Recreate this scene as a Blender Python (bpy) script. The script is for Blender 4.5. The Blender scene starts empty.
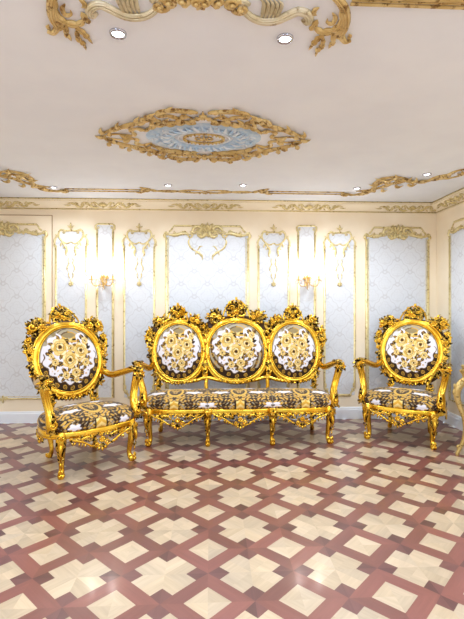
import bpy, math, random
from math import sin, cos, pi, sqrt, atan, atan2, tan, radians, hypot
from mathutils import Vector, Matrix
SC = bpy.context.scene
COL = SC.collection
rnd = random.Random(7)

# ------------------------------------------------------------------ camera numbers
F = 436.0; U0 = 232.0; V0 = 305.0; EYE = 1.5; YAW = radians(2.8)
WALL_Y = 5.68; WALL_R = 3.01; WALL_L = -3.10; CEIL = 2.84; Y_OPEN = -3.2
def wx(u, y=WALL_Y):
    return y*tan(atan((u-U0)/F)+YAW)
def wz(v, u=210, y=WALL_Y):
    X = wx(u, y); z = X*sin(YAW)+y*cos(YAW)
    return EYE+(V0-v)/F*z
def cp(u, v):
    """a point on the ceiling"""
    z = (CEIL-EYE)*F/(V0-v); x = (u-U0)/F*z
    return (x*cos(YAW)+z*sin(YAW), -x*sin(YAW)+z*cos(YAW))

# ------------------------------------------------------------------ colours and materials
def lin(c):
    c = c/255.0
    return c/12.92 if c <= .04045 else ((c+.055)/1.055)**2.4
def rgb(r, g, b): return (lin(r), lin(g), lin(b), 1)
def mat(name, col=None, rough=.5, metal=0., spec=.5, coat=0., emis=None, estr=0.):
    m = bpy.data.materials.new(name); m.use_nodes = True
    b = m.node_tree.nodes['Principled BSDF']
    if col: b.inputs['Base Color'].default_value = col
    b.inputs['Roughness'].default_value = rough
    b.inputs['Metallic'].default_value = metal
    b.inputs['Specular IOR Level'].default_value = spec
    b.inputs['Coat Weight'].default_value = coat
    if emis:
        b.inputs['Emission Color'].default_value = emis
        b.inputs['Emission Strength'].default_value = estr
    return m
class NT:
    def __init__(s, m): s.t = m.node_tree; s.b = s.t.nodes['Principled BSDF']
    def n(s, k, **kw):
        o = s.t.nodes.new(k)
        for a, v in kw.items(): setattr(o, a, v)
        return o
    def l(s, a, b): s.t.links.new(a, b)
    def val(s, x, sock):
        if hasattr(x, 'links') or hasattr(x, 'is_output'): s.l(x, sock)
        else: sock.default_value = x
    def m(s, op, a, b=0.0, c=None):
        o = s.n('ShaderNodeMath', operation=op)
        s.val(a, o.inputs[0]); s.val(b, o.inputs[1])
        if c is not None: s.val(c, o.inputs[2])
        return o.outputs[0]
    def mix(s, f, a, b):
        o = s.n('ShaderNodeMix', data_type='RGBA')
        s.val(f, o.inputs['Factor']); s.val(a, o.inputs[6]); s.val(b, o.inputs[7])
        return o.outputs[2]
    def noise(s, scale, detail=3, vec=None, rough=.5):
        o = s.n('ShaderNodeTexNoise'); o.inputs['Scale'].default_value = scale
        o.inputs['Detail'].default_value = detail; o.inputs['Roughness'].default_value = rough
        if vec is not None: s.l(vec, o.inputs['Vector'])
        return o.outputs['Fac']
    def ramp(s, f, stops):
        o = s.n('ShaderNodeValToRGB'); r = o.color_ramp
        while len(r.elements) > 1: r.elements.remove(r.elements[0])
        r.elements[0].position = stops[0][0]; r.elements[0].color = stops[0][1]
        for p, c in stops[1:]:
            e = r.elements.new(p); e.color = c
        s.l(f, o.inputs[0]); return o.outputs[0]
    def bump(s, h, strength=.3, dist=.002):
        o = s.n('ShaderNodeBump'); o.inputs['Strength'].default_value = strength
        o.inputs['Distance'].default_value = dist; s.l(h, o.inputs['Height'])
        s.l(o.outputs[0], s.b.inputs['Normal'])

def paint(name, c1, c2, rough, scale=3.):
    m = mat(name, None, rough, spec=.3); t = NT(m); co = t.n('ShaderNodeTexCoord').outputs['Object']
    t.l(t.ramp(t.noise(scale, 3, co), [(.35, c1), (.65, c2)]), t.b.inputs['Base Color'])
    t.bump(t.noise(160, 2, co), .08, .001)
    return m
def gold(name, c_hi, c_lo, c_dirt_shade, rough, amount, scale=60., metal=1.):
    m = mat(name, None, rough, metal); t = NT(m); co = t.n('ShaderNodeTexCoord').outputs['Object']
    base = t.ramp(t.noise(9, 2, co), [(.3, c_lo), (.7, c_hi)])
    if amount > 0:
        f = t.ramp(t.noise(scale, 3, co, .6), [(amount-.05, (1, 1, 1, 1)), (amount+.05, (0, 0, 0, 1))])
        base = t.mix(f, base, c_dirt_shade)
        r = t.m('MULTIPLY_ADD', f, .25, rough); t.l(r, t.b.inputs['Roughness'])
    t.l(base, t.b.inputs['Base Color'])
    t.bump(t.noise(45, 3, co), .25, .004)
    return m
M = {}
M['wall'] = paint('peach_wall_paint', rgb(247, 231, 205), rgb(251, 237, 213), .6)
M['ceiling'] = paint('ceiling_paint', rgb(236, 240, 250), rgb(240, 244, 253), .75)
M['cream'] = paint('cream_plaster', rgb(250, 238, 214), rgb(253, 242, 220), .5)
M['skirt'] = paint('white_skirting_paint', rgb(238, 243, 252), rgb(243, 247, 254), .35)
M['gilt'] = gold('polished_gilt', rgb(252, 212, 84), rgb(222, 168, 44), rgb(80, 48, 10), .22, .31, 30.)
M['antique'] = gold('antique_gilt', rgb(240, 205, 104), rgb(192, 148, 58), rgb(34, 20, 6), .28, .52, 40.)  # dark blotches stand for patina and for shade in the carved creases
M['gap_shade'] = mat('gap_shade_backing', rgb(66, 38, 10), .5)  # dark colour of backing plates: shade in the carving's gaps, plus patina wash
M['pale_gold'] = gold('pale_gold_paint', rgb(234, 218, 168), rgb(212, 192, 132), rgb(160, 134, 78), .38, .38, 40., .45)
M['ceil_gold'] = gold('ceiling_gold_paint', rgb(232, 208, 150), rgb(202, 168, 100), rgb(140, 102, 50), .36, .42, 30., .35)
M['silver_gold'] = gold('pearly_gilt', rgb(236, 228, 204), rgb(206, 192, 152), rgb(160, 138, 98), .28, .38, 18., .4)
M['console'] = gold('console_gold_paint', rgb(228, 206, 142), rgb(204, 174, 104), rgb(130, 100, 48), .34, .36, 30., .7)
M['lamp_gold'] = gold('warm_lamp_gilt', rgb(226, 190, 118), rgb(200, 156, 84), rgb(110, 70, 20), .35, .0, metal=.6)
M['blue'] = paint('pale_blue_plaster', rgb(170, 202, 232), rgb(205, 222, 240), .5, 30)
M['blue_hi'] = mat('white_blue_plaster', rgb(226, 234, 244), .5)
M['chrome'] = mat('chrome', rgb(190, 192, 205), .15, 1.)
M['candle'] = mat('candle_sleeve', rgb(236, 236, 244), .4)
M['crystal'] = mat('crystal', rgb(250, 250, 255), .02, 0, .8)
M['crystal'].node_tree.nodes['Principled BSDF'].inputs['Transmission Weight'].default_value = .9
M['bulb'] = mat('lit_bulb', rgb(255, 250, 240), .4, emis=(1, .96, .92, 1), estr=40)
M['led'] = mat('lit_lens', rgb(255, 255, 255), .4, emis=(.86, .91, 1, 1), estr=14)
M['piping'] = mat('grey_piping', rgb(120, 112, 96), .7)
M['joint_shade'] = mat('joint_shadow_paint', rgb(176, 146, 112), .7)  # shadow line beside the raised wall section, put in as colour

def attr_cloth():
    m = mat('woven_floral_tapestry', None, .75, spec=.25); t = NT(m)
    a = t.n('ShaderNodeAttribute', attribute_name='pattern')
    t.l(a.outputs['Color'], t.b.inputs['Base Color'])
    co = t.n('ShaderNodeTexCoord').outputs['Object']
    t.bump(t.noise(300, 2, co), .3, .001)
    t.b.inputs['Sheen Weight'].default_value = .15
    return m
M['tapestry'] = attr_cloth()

def damask():
    m = mat('pale_damask', None, .55, spec=.3); t = NT(m)
    s = t.n('ShaderNodeSeparateXYZ'); t.l(t.n('ShaderNodeTexCoord').outputs['Object'], s.inputs[0])
    X = t.m('MULTIPLY', s.outputs[0], pi/.17); Z = t.m('MULTIPLY', s.outputs[1], pi/.165)
    cx, cz = t.m('COSINE', X), t.m('COSINE', Z)
    f = t.m('ADD', cx, cz)
    wob = t.m('MULTIPLY', t.m('MULTIPLY', t.m('COSINE', t.m('MULTIPLY', X, 3.)), t.m('SINE', t.m('MULTIPLY', Z, 2.))), .38)
    f2 = t.m('ADD', f, wob)
    l1 = t.m('LESS_THAN', t.m('ABSOLUTE', f2), .13)
    l2 = t.m('LESS_THAN', t.m('ABSOLUTE', t.m('SUBTRACT', t.m('ABSOLUTE', f2), 1.05)), .12)
    pf = t.m('ABSOLUTE', t.m('ADD', f, t.m('MULTIPLY', t.m('SINE', t.m('MULTIPLY', X, 4.)), t.m('SINE', t.m('MULTIPLY', Z, 4.)))))
    petal = t.m('LESS_THAN', t.m('ABSOLUTE', t.m('SUBTRACT', pf, 1.6)), .10)
    w = t.m('MAXIMUM', t.m('MULTIPLY', l1, .95), t.m('MULTIPLY', t.m('MAXIMUM', l2, petal), .45))
    t.l(t.mix(w, rgb(222, 225, 231), rgb(208, 209, 214)), t.b.inputs['Base Color'])
    t.l(t.m('MULTIPLY_ADD', w, -.15, .6), t.b.inputs['Roughness'])
    return m
M['damask'] = damask()

def parquet():
    m = mat('parquet_wood', None, .2, spec=.5, coat=.25); t = NT(m)
    m.node_tree.nodes['Principled BSDF'].inputs['Coat Roughness'].default_value = .12
    a = t.n('ShaderNodeAttribute', attribute_name='wood').outputs['Color']
    uv = t.n('ShaderNodeUVMap', uv_map='grain').outputs[0]
    mp = t.n('ShaderNodeMapping'); mp.inputs['Scale'].default_value = (5, 60, 1); t.l(uv, mp.inputs[0])
    g = t.noise(1.0, 4, mp.outputs[0], .6)
    mp2 = t.n('ShaderNodeMapping'); mp2.inputs['Scale'].default_value = (2, 13, 1); t.l(uv, mp2.inputs[0])
    g2 = t.noise(1.0, 2, mp2.outputs[0], .5)
    k = t.m('ADD', t.m('MULTIPLY', g, .38), t.m('MULTIPLY', g2, .45))
    k = t.m('ADD', k, .55)
    vm = t.n('ShaderNodeVectorMath', operation='SCALE'); t.l(a, vm.inputs[0]); t.l(k, vm.inputs['Scale'])
    t.l(vm.outputs[0], t.b.inputs['Base Color'])
    t.l(t.m('MULTIPLY_ADD', g, .12, .26), t.b.inputs['Roughness'])
    return m
M['parquet'] = parquet()

# ------------------------------------------------------------------ mesh builder
ZN = Vector((0, 0, 1))
class MB:
    def __init__(s, M4=None): s.v = []; s.f = []; s.m = []; s.mi = 0; s.M = M4 or Matrix()
    def add(s, vs, fs, mi=None):
        o = len(s.v); s.v += [tuple(s.M @ Vector(p)) for p in vs]
        s.f += [tuple(o+i for i in f) for f in fs]; s.m += [s.mi if mi is None else mi]*len(fs)
    def box(s, a, b, mi=None):
        x0, y0, z0 = a; x1, y1, z1 = b
        v = [(x0,y0,z0),(x1,y0,z0),(x1,y1,z0),(x0,y1,z0),(x0,y0,z1),(x1,y0,z1),(x1,y1,z1),(x0,y1,z1)]
        s.add(v, [(0,3,2,1),(4,5,6,7),(0,1,5,4),(1,2,6,5),(2,3,7,6),(3,0,4,7)], mi)
    def sweep(s, pts, rad, seg=6, flat=1., nrm=None, closed=False, mi=None):
        P = [Vector(p if len(p) == 3 else (p[0], p[1], 0)) for p in pts]; n = len(P)
        R = rad if isinstance(rad, (list, tuple)) else [rad]*n
        vs = []; fs = []
        for i in range(n):
            if closed: a, b = P[i-1], P[(i+1) % n]
            else: a, b = P[max(i-1, 0)], P[min(i+1, n-1)]
            t = (b-a)
            if t.length < 1e-9: t = Vector((1, 0, 0))
            t.normalize()
            N = nrm or ZN
            sd = t.cross(N)
            if sd.length < 1e-4: sd = t.cross(Vector((0, 1, 0)))
            sd.normalize(); nn = sd.cross(t)
            if nrm is None: nn = nn.normalized()
            k = 1.
            if 0 < i < n-1 or closed:
                d1 = (P[i]-P[i-1]); d2 = (P[(i+1) % n]-P[i])
                if d1.length > 1e-9 and d2.length > 1e-9:
                    c = max(-.5, min(1, d1.normalized().dot(d2.normalized()))); k = min(1.6, 1/sqrt((1+c)/2))
            for j in range(seg):
                q = 2*pi*(j+.5)/seg
                vs.append(P[i]+sd*(cos(q)*R[i]*k)+nn*(sin(q)*R[i]*flat))
        m = n if closed else n-1
        for i in range(m):
            for j in range(seg):
                a = i*seg+j; b = i*seg+(j+1) % seg; c = ((i+1) % n)*seg+(j+1) % seg; d = ((i+1) % n)*seg+j
                fs.append((a, d, c, b))
        if not closed:
            fs.append(tuple(range(seg))); fs.append(tuple((n-1)*seg+j for j in reversed(range(seg))))
        s.add(vs, fs, mi)
    def ball(s, c, r, sz=(1, 1, 1), seg=8, rings=5, mi=None):
        vs = [(c[0], c[1], c[2]+r*sz[2])]; fs = []
        for i in range(1, rings):
            th = pi*i/rings
            for j in range(seg):
                ph = 2*pi*j/seg
                vs.append((c[0]+r*sz[0]*sin(th)*cos(ph), c[1]+r*sz[1]*sin(th)*sin(ph), c[2]+r*sz[2]*cos(th)))
        vs.append((c[0], c[1], c[2]-r*sz[2])); e = len(vs)-1
        for j in range(seg):
            fs.append((0, 1+j, 1+(j+1) % seg)); b = 1+(rings-2)*seg
            fs.append((b+j, e, b+(j+1) % seg))
            for i in range(rings-2):
                a = 1+i*seg
                fs.append((a+j, a+seg+j, a+seg+(j+1) % seg, a+(j+1) % seg))
        s.add(vs, fs, mi)
    def lathe(s, prof, c=(0, 0, 0), seg=20, mi=None):
        vs = []; fs = []
        for (r, z) in prof:
            for j in range(seg):
                q = 2*pi*j/seg; vs.append((c[0]+r*cos(q), c[1]+r*sin(q), c[2]+z))
        for i in range(len(prof)-1):
            for j in range(seg):
                fs.append((i*seg+j, i*seg+(j+1) % seg, (i+1)*seg+(j+1) % seg, (i+1)*seg+j))
        fs.append(tuple(reversed(range(seg)))); fs.append(tuple((len(prof)-1)*seg+j for j in range(seg)))
        s.add(vs, fs, mi)
    # --- carved motifs in the local xy plane, relief towards +z
    def leaf(s, x, y, ang, L, w, z=0., lift=.3, bend=0., mi=None):
        pts = []; rr = []
        for i in range(6):
            t = i/5; a = ang+bend*t
            pts.append((x+L*t*cos(a), y+L*t*sin(a), z+lift*L*sin(pi*t)*.5))
            rr.append(w*(.25, .75, 1., .85, .5, .08)[i]*.5)
        s.sweep(pts, rr, 6, .6, ZN, mi=mi)
    def flower(s, x, y, R, z=0., n=6, a0=0., mi=None):
        for k in range(n):
            s.leaf(x+.18*R*cos(a0+2*pi*k/n), y+.18*R*sin(a0+2*pi*k/n), a0+2*pi*k/n, R*.82, R*.72, z, .35, mi=mi)
        s.ball((x, y, z+R*.22), R*.3, (1, 1, .8), 7, 4, mi=mi)
    def volute(s, x, y, R, a0, turns, w, z=0., d=1, mi=None, flat=.8):
        n = int(10*turns)+4; pts = []; rr = []
        for i in range(n):
            t = i/(n-1); r = R*(1-t*.82); a = a0+d*2*pi*turns*t
            pts.append((x+r*cos(a), y+r*sin(a), z+.25*R*t)); rr.append(w*(1-.45*t))
        s.sweep(pts, rr, 6, flat, ZN, mi=mi)
        s.ball((x, y, z+.3*R), w*1.15, (1, 1, .9), 6, 4, mi=mi)
    def stroke(s, pts, w, z=0., lobes=0, flat=.7, taper=(.25, .1), n=None, rib=False, mi=None, arch=0.):
        P = spline([(p[0], p[1], (p[2] if len(p) > 2 else 0)+z) for p in pts], n or max(10, 5*len(pts)))
        k = len(P)-1; R = []
        for i in range(len(P)):
            t = i/k; e = min(1, t/taper[0] if taper[0] else 1)*1. ; e = sin(min(1, (t/.3) if taper[0] else 1)*pi/2)*(1-taper[0])+taper[0]
            q = 1. if t < .6 else 1-(1-taper[1])*((t-.6)/.4)
            r = w*e*q
            if lobes: r *= .72+.5*abs(sin(lobes*pi*t))
            R.append(max(r, w*.06))
            if arch: P[i] = P[i]+Vector((0, 0, arch*sin(pi*t)))
        s.sweep(P, R, 7, flat, ZN, mi=mi)
        if rib:
            for g in (-1, 0, 1):
                Q = []
                for i in range(len(P)):
                    t = (P[min(i+1, k)]-P[max(i-1, 0)]); t = t.normalized() if t.length > 1e-9 else Vector((1, 0, 0))
                    Q.append(P[i]+t.cross(ZN)*(g*.5*R[i])+Vector((0, 0, flat*R[i]*(1. if g == 0 else .78))))
                s.sweep(Q, [.20*r_ for r_ in R], 5, 1., ZN, mi=mi)
    def build(s, name, mats, parent=None, smooth=True, loc=None):
        me = bpy.data.meshes.new(name); me.from_pydata(s.v, [], s.f)
        for mm in (mats if isinstance(mats, (list, tuple)) else [mats]): me.materials.append(mm)
        me.polygons.foreach_set('material_index', s.m)
        if smooth: me.polygons.foreach_set('use_smooth', [True]*len(s.f))
        me.update()
        o = bpy.data.objects.new(name, me); COL.objects.link(o)
        if parent is not None: o.parent = parent
        if loc: o.location = loc
        return o
def spline(P, n):
    P = [Vector(p) for p in P]; m = len(P)-1; out = []
    for i in range(n):
        t = i/(n-1)*m; k = min(int(t), m-1); t -= k
        p1, p2 = P[k], P[k+1]; p0 = P[k-1] if k > 0 else p1*2-p2; p3 = P[k+2] if k+2 <= m else p2*2-p1
        out.append(.5*((2*p1)+(p2-p0)*t+(2*p0-5*p1+4*p2-p3)*t*t+(3*p1-p0-3*p2+p3)*t**3))
    return out
def frame(ox, oy, oz, X, Y):
    X = Vector(X).normalized(); Y = Vector(Y).normalized(); Z = X.cross(Y)
    m = Matrix((X, Y, Z)).transposed().to_4x4(); m.translation = Vector((ox, oy, oz)); return m
def back_plane(x, y, z): return frame(x, y, z, (1, 0, 0), (0, 0, 1))
def right_plane(x, y, z): return frame(x, y, z, (0, -1, 0), (0, 0, 1))
def ceil_plane(x=0, y=0, z=CEIL): return frame(x, y, z, (1, 0, 0), (0, -1, 0))
def thing(name, label, cat, loc=(0, 0, 0), rz=0., group=None):
    o = bpy.data.objects.new(name, None); COL.objects.link(o); o.empty_display_size = .1
    o.location = loc; o.rotation_euler = (0, 0, rz); o['label'] = label; o['category'] = cat
    if group: o['group'] = group
    return o
def struct(name, mb, m, parent=None, smooth=False):
    o = mb.build(name, m, parent, smooth)
    if parent is None: o['kind'] = 'structure'
    return o
def dup(root, loc, rz, label, group=None):
    r = root.copy(); COL.objects.link(r); r.location = loc; r.rotation_euler = (0, 0, rz); r['label'] = label
    if group: r['group'] = group
    def rec(a, b):
        for ch in list(a.children):
            c = ch.copy(); COL.objects.link(c); c.parent = b; rec(ch, c)
    rec(root, r); return r
def clean(fn):
    return fn

# ------------------------------------------------------------------ the room
def build_floor():
    L = .481; x0, y0 = -.0147, 2.681; h = L/2
    s2 = 1/sqrt(2); V = []; Fc = []; cols = []; uvs = []
    a, arm, b, c = .086, .084, .165, L*s2/2
    A2B = L*s2
    def piece(poly, cx, cy, kind, gdir):
        # poly in diagonal coordinates (p,q) around (cx,cy); clip by the room rectangle by skipping
        pts = []
        for p, q in poly:
            x = cx+(p-q)*s2; y = cy+(p+q)*s2
            pts.append((min(max(x, WALL_L), WALL_R), min(max(y, Y_OPEN), WALL_Y)))
        if len(set((round(x, 4)) for x, y in pts)) < 2 or len(set((round(y, 4)) for x, y in pts)) < 2: return
        o = len(V); V.extend((x, y, 0) for x, y in pts); Fc.append(tuple(range(o, o+len(pts))))
        if kind == 0:
            k = rnd.uniform(.84, 1.1); w = rnd.uniform(-.05, .05); col = (.53*k, .415*k*(1+w*.3), .290*k*(1+w))
        elif kind == 1:
            k = rnd.uniform(.8, 1.2); col = (.205*k, .070*k, .056*k)
        else:
            k = rnd.uniform(.7, 1.25); col = (.135*k, .050*k, .046*k)
        cols.append((*col, 1)); g = gdir+pi/4; off = rnd.uniform(0, 50)
        for x, y in pts:
            uvs.append((x*cos(g)+y*sin(g)+off, -x*sin(g)+y*cos(g)+off*.7))
    def rot(poly, k):
        out = []
        for p, q in poly:
            for _ in range(k): p, q = -q, p
            out.append((p, q))
        return out
    for i in range(-8, 9):
        for j in range(-14, 8):
            cx, cy = x0+i*L, y0+j*L
            for k in range(4):
                piece(rot([(0, 0), (a, -a), (a, a)], k), cx, cy, 0, k*pi/2+pi/2)
                piece(rot([(a, -a), (c, -c), (A2B-b, -arm), (A2B-b, arm), (c, c), (a, a)], k), cx, cy, 1, k*pi/2+pi/2)
            bx, by = cx+h, cy+h
            g = rnd.choice((0, 1))
            for k in range(4):
                # one arm, cut in two boards along its middle
                piece(rot([(0, 0), (arm, -arm), (b, -arm), (b, 0)], k), bx, by, 0, k*pi/2+g*pi/2)
                piece(rot([(0, 0), (b, 0), (b, arm), (arm, arm)], k), bx, by, 0, k*pi/2+g*pi/2)
                piece(rot([(arm, arm), (b, arm), (c, c)], k), bx, by, 2, k*pi/2+pi/4)
                piece(rot([(arm, arm), (c, c), (arm, b)], k), bx, by, 2, k*pi/2+pi/4)
    me = bpy.data.meshes.new('floor'); me.from_pydata(V, [], Fc)
    at = me.attributes.new('wood', 'FLOAT_COLOR', 'FACE')
    at.data.foreach_set('color', [v for c_ in cols for v in c_])
    uv = me.uv_layers.new(name='grain'); uv.data.foreach_set('uv', [v for c_ in uvs for v in c_])
    me.materials.append(M['parquet']); me.update()
    o = bpy.data.objects.new('floor', me); COL.objects.link(o); o['kind'] = 'structure'
build_floor()
b = MB(); b.box((WALL_L-.1, Y_OPEN, CEIL), (WALL_R+.1, WALL_Y+.1, CEIL+.1)); struct('ceiling', b, M['ceiling'])
b = MB(); b.box((WALL_L-.1, WALL_Y, 0), (WALL_R+.1, WALL_Y+.1, CEIL)); struct('wall_back', b, M['wall'])
b = MB(); b.box((WALL_R, Y_OPEN, 0), (WALL_R+.1, WALL_Y, CEIL)); struct('wall_right', b, M['wall'])
b = MB(); b.box((WALL_L-.1, Y_OPEN, 0), (WALL_L, WALL_Y, CEIL)); struct('wall_left', b, M['wall'])
# raised section of wall at the left of the back wall with the thin shadow along its joint painted as strips
XJ = wx(52); ZJ = wz(216, 52)
b = MB(); b.box((WALL_L, WALL_Y-.012, 0), (XJ, WALL_Y, ZJ), 0)
b.box((XJ, WALL_Y-.013, .15), (XJ+.008, WALL_Y, ZJ+.008), 1); b.box((WALL_L, WALL_Y-.014, ZJ), (XJ, WALL_Y, ZJ+.01), 1)
struct('trim_1', b, [M['wall'], M['joint_shade']])
# baseboards: profile swept along the wall
def base_profile(): return [(0, 0), (.022, 0), (.022, .118), (.017, .124), (.017, .136), (.011, .15), (0, .155)]
def board(name, p0, p1, inward, prof, m):
    p0, p1, inn = Vector(p0), Vector(p1), Vector(inward); vs = []; n = len(prof)
    for P in (p0, p1):
        for d, z in prof: vs.append(P+inn*d+Vector((0, 0, z)))
    fs = [(i, i+1, n+i+1, n+i) for i in range(n-1)]+[tuple(range(n)), tuple(reversed(range(n, 2*n)))]
    q = MB(); q.add(vs, fs); return struct(name, q, m)
board('baseboard_back', (WALL_L, WALL_Y, 0), (WALL_R, WALL_Y, 0), (0, -1, 0), base_profile(), M['skirt'])
board('baseboard_right', (WALL_R, Y_OPEN, 0), (WALL_R, WALL_Y-.022, 0), (-1, 0, 0), base_profile(), M['skirt'])
board('baseboard_left', (WALL_L, Y_OPEN, 0), (WALL_L, WALL_Y-.022, 0), (1, 0, 0), base_profile(), M['skirt'])
# cornice
CH, CD = .125, .13
def cornice(name, p0, p1, inward):
    prof = [(0, -CH), (.014, -CH), (.016, -CH+.018), (.024, -CH+.022)]
    for i in range(9):
        t = i/8; prof.append((.026+(CD-.045)*(t+.06*sin(pi*t)), -CH+.024+(CH-.042)*(t-.06*sin(pi*t))))
    prof += [(CD-.012, -.014), (CD, -.012), (CD, 0), (0, 0)]
    o = board(name, p0, p1, inward, [(d, z+CEIL) for d, z in prof], M['cream'])
    q = MB(); inn = Vector(inward)
    for d, z, r in ((.018, -CH+.012, .0075), (.029, -CH+.032, .004), (CD-.026, -.023, .004), (CD, -.008, .008)):
        q.sweep([Vector(p0)+inn*d+Vector((0, 0, CEIL+z)), Vector(p1)+inn*d+Vector((0, 0, CEIL+z))], r, 6)
    struct('gilt_bead', q, M['pale_gold'], o, True)
    return o
trim_b = cornice('trim_2', (WALL_L, WALL_Y, 0), (WALL_R, WALL_Y, 0), (0, -1, 0))
trim_r = cornice('trim_3', (WALL_R, Y_OPEN, 0), (WALL_R, WALL_Y, 0), (-1, 0, 0))
trim_l = cornice('trim_4', (WALL_L, Y_OPEN, 0), (WALL_L, WALL_Y, 0), (1, 0, 0))

def cornice_ornament(M4, seed):
    q = MB(M4); r = random.Random(seed)
    for sgn in (-1, 1):
        # shell flutes
        for k in range(4):
            a = pi/2-sgn*(.15+k*.36); q.leaf(0, -.015, a, .060, .030, .004, .4)
        q.stroke([(sgn*.03, -.03), (sgn*.07, .01), (sgn*.10, .035), (sgn*.135, .02), (sgn*.12, 0)], .009, .004, 0)
        q.stroke([(sgn*.05, -.035), (sgn*.11, -.04), (sgn*.15, -.02), (sgn*.19, .015), (sgn*.23, .03), (sgn*.26, .01)], .017, .004, 4)
        q.volute(sgn*.245, .004, .024, pi/2, 1.2, .007, .004, -sgn)
        q.stroke([(sgn*.25, -.03), (sgn*.30, -.035), (sgn*.35, 0), (sgn*.40, .02), (sgn*.45, .005)], .015, .004, 4)
        q.volute(sgn*.33, .018, .020, -pi/2, 1.1, .006, .004, sgn)
        q.leaf(sgn*.30, 0, pi/2-sgn*.8, .05, .02); q.leaf(sgn*.19, -.02, -pi/2+sgn*.9, .05, .018)
        q.leaf(sgn*.40, -.01, 0 if sgn > 0 else pi, .09, .018); q.leaf(sgn*.14, 0, pi/2, .04, .018); q.leaf(sgn*.08, -.02, pi/2-sgn*.6, .06, .026); q.leaf(sgn*.22, -.005, pi/2+sgn*.7, .05, .024); q.leaf(sgn*.36, -.01, pi/2-sgn*.5, .045, .022); q.leaf(sgn*.28, .005, -pi/2-sgn*.6, .05, .022)
    q.flower(0, -.03, .02, .006, 5)
    return q
for u in (0, 103, 206, 309, 412):
    c = wx(u, WALL_Y-.07)
    m4 = frame(c, WALL_Y-.072, CEIL-.066, (1, 0, 0), (0, -1, 1))
    cornice_ornament(m4, u).build('scroll_ornament', M['pale_gold'], trim_b)
for i in range(4):
    m4 = frame(WALL_R-.072, WALL_Y-.62-1.35*i, CEIL-.066, (0, -1, 0), (-1, 0, 1))
    cornice_ornament(m4, i).build('scroll_ornament', M['pale_gold'], trim_r)
    m4 = frame(WALL_L+.072, WALL_Y-.62-1.35*i, CEIL-.066, (0, 1, 0), (1, 0, 1))
    cornice_ornament(m4, i).build('scroll_ornament', M['pale_gold'], trim_l)

# ------------------------------------------------------------------ wall panels
def cluster(q, cx, cy, rx, ry, n, seed, z=0., s=1., back=True):
    r = random.Random(seed)
    if back:
        nn = 20
        q.add([(cx, cy, z-.004)]+[(cx+rx*.80*cos(2*pi*i/nn), cy+ry*.80*sin(2*pi*i/nn), z-.006) for i in range(nn)]
              + [(cx+rx*.80*cos(2*pi*i/nn), cy+ry*.80*sin(2*pi*i/nn), z-.022) for i in range(nn)]+[(cx, cy, z-.022)],
              [(0, 1+i, 1+(i+1) % nn) for i in range(nn)]+[(1+i, 1+nn+i, 1+nn+(i+1) % nn, 1+(i+1) % nn) for i in range(nn)]
              + [(2*nn+1, 1+nn+(i+1) % nn, 1+nn+i) for i in range(nn)], 2)
    for i in range(n):
        t = sqrt((i+.5)/n); a = i*2.39996+seed
        x, y = cx+rx*.86*t*cos(a), cy+ry*.86*t*sin(a); out = atan2((y-cy)/ry, (x-cx)/rx)
        k = i % 4; mi = 0 if r.random() < .38 else 1
        if t > .75:
            q.leaf(x-.3*s*.03*cos(out), y-.3*s*.03*sin(out), out+r.uniform(-.6, .6), .045*s*r.uniform(.8, 1.2), .026*s, z, .5, r.uniform(-1, 1), mi=mi)
            if k == 0: q.volute(x, y, .017*s, out, 1.2, .006*s, z, 1 if r.random() < .5 else -1, mi=mi)
        elif k == 0: q.flower(x, y, .030*s, z+.004, 5, a, mi=mi)
        elif k == 1: q.volute(x, y, .024*s, out, 1.3, .0075*s, z, 1, mi=mi)
        elif k == 2: q.flower(x, y, .023*s, z+.008, 6, a, mi=1)
        else: q.leaf(x, y, out, .05*s, .028*s, z, .6, .5, mi=mi)
PX = .01303       # metres per photo pixel on the back wall
def moulding(q, pts, w=.017, closed=False):
    q.sweep([(x, y, .004) for x, y in pts], w, 8, .7, ZN, closed)
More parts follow.
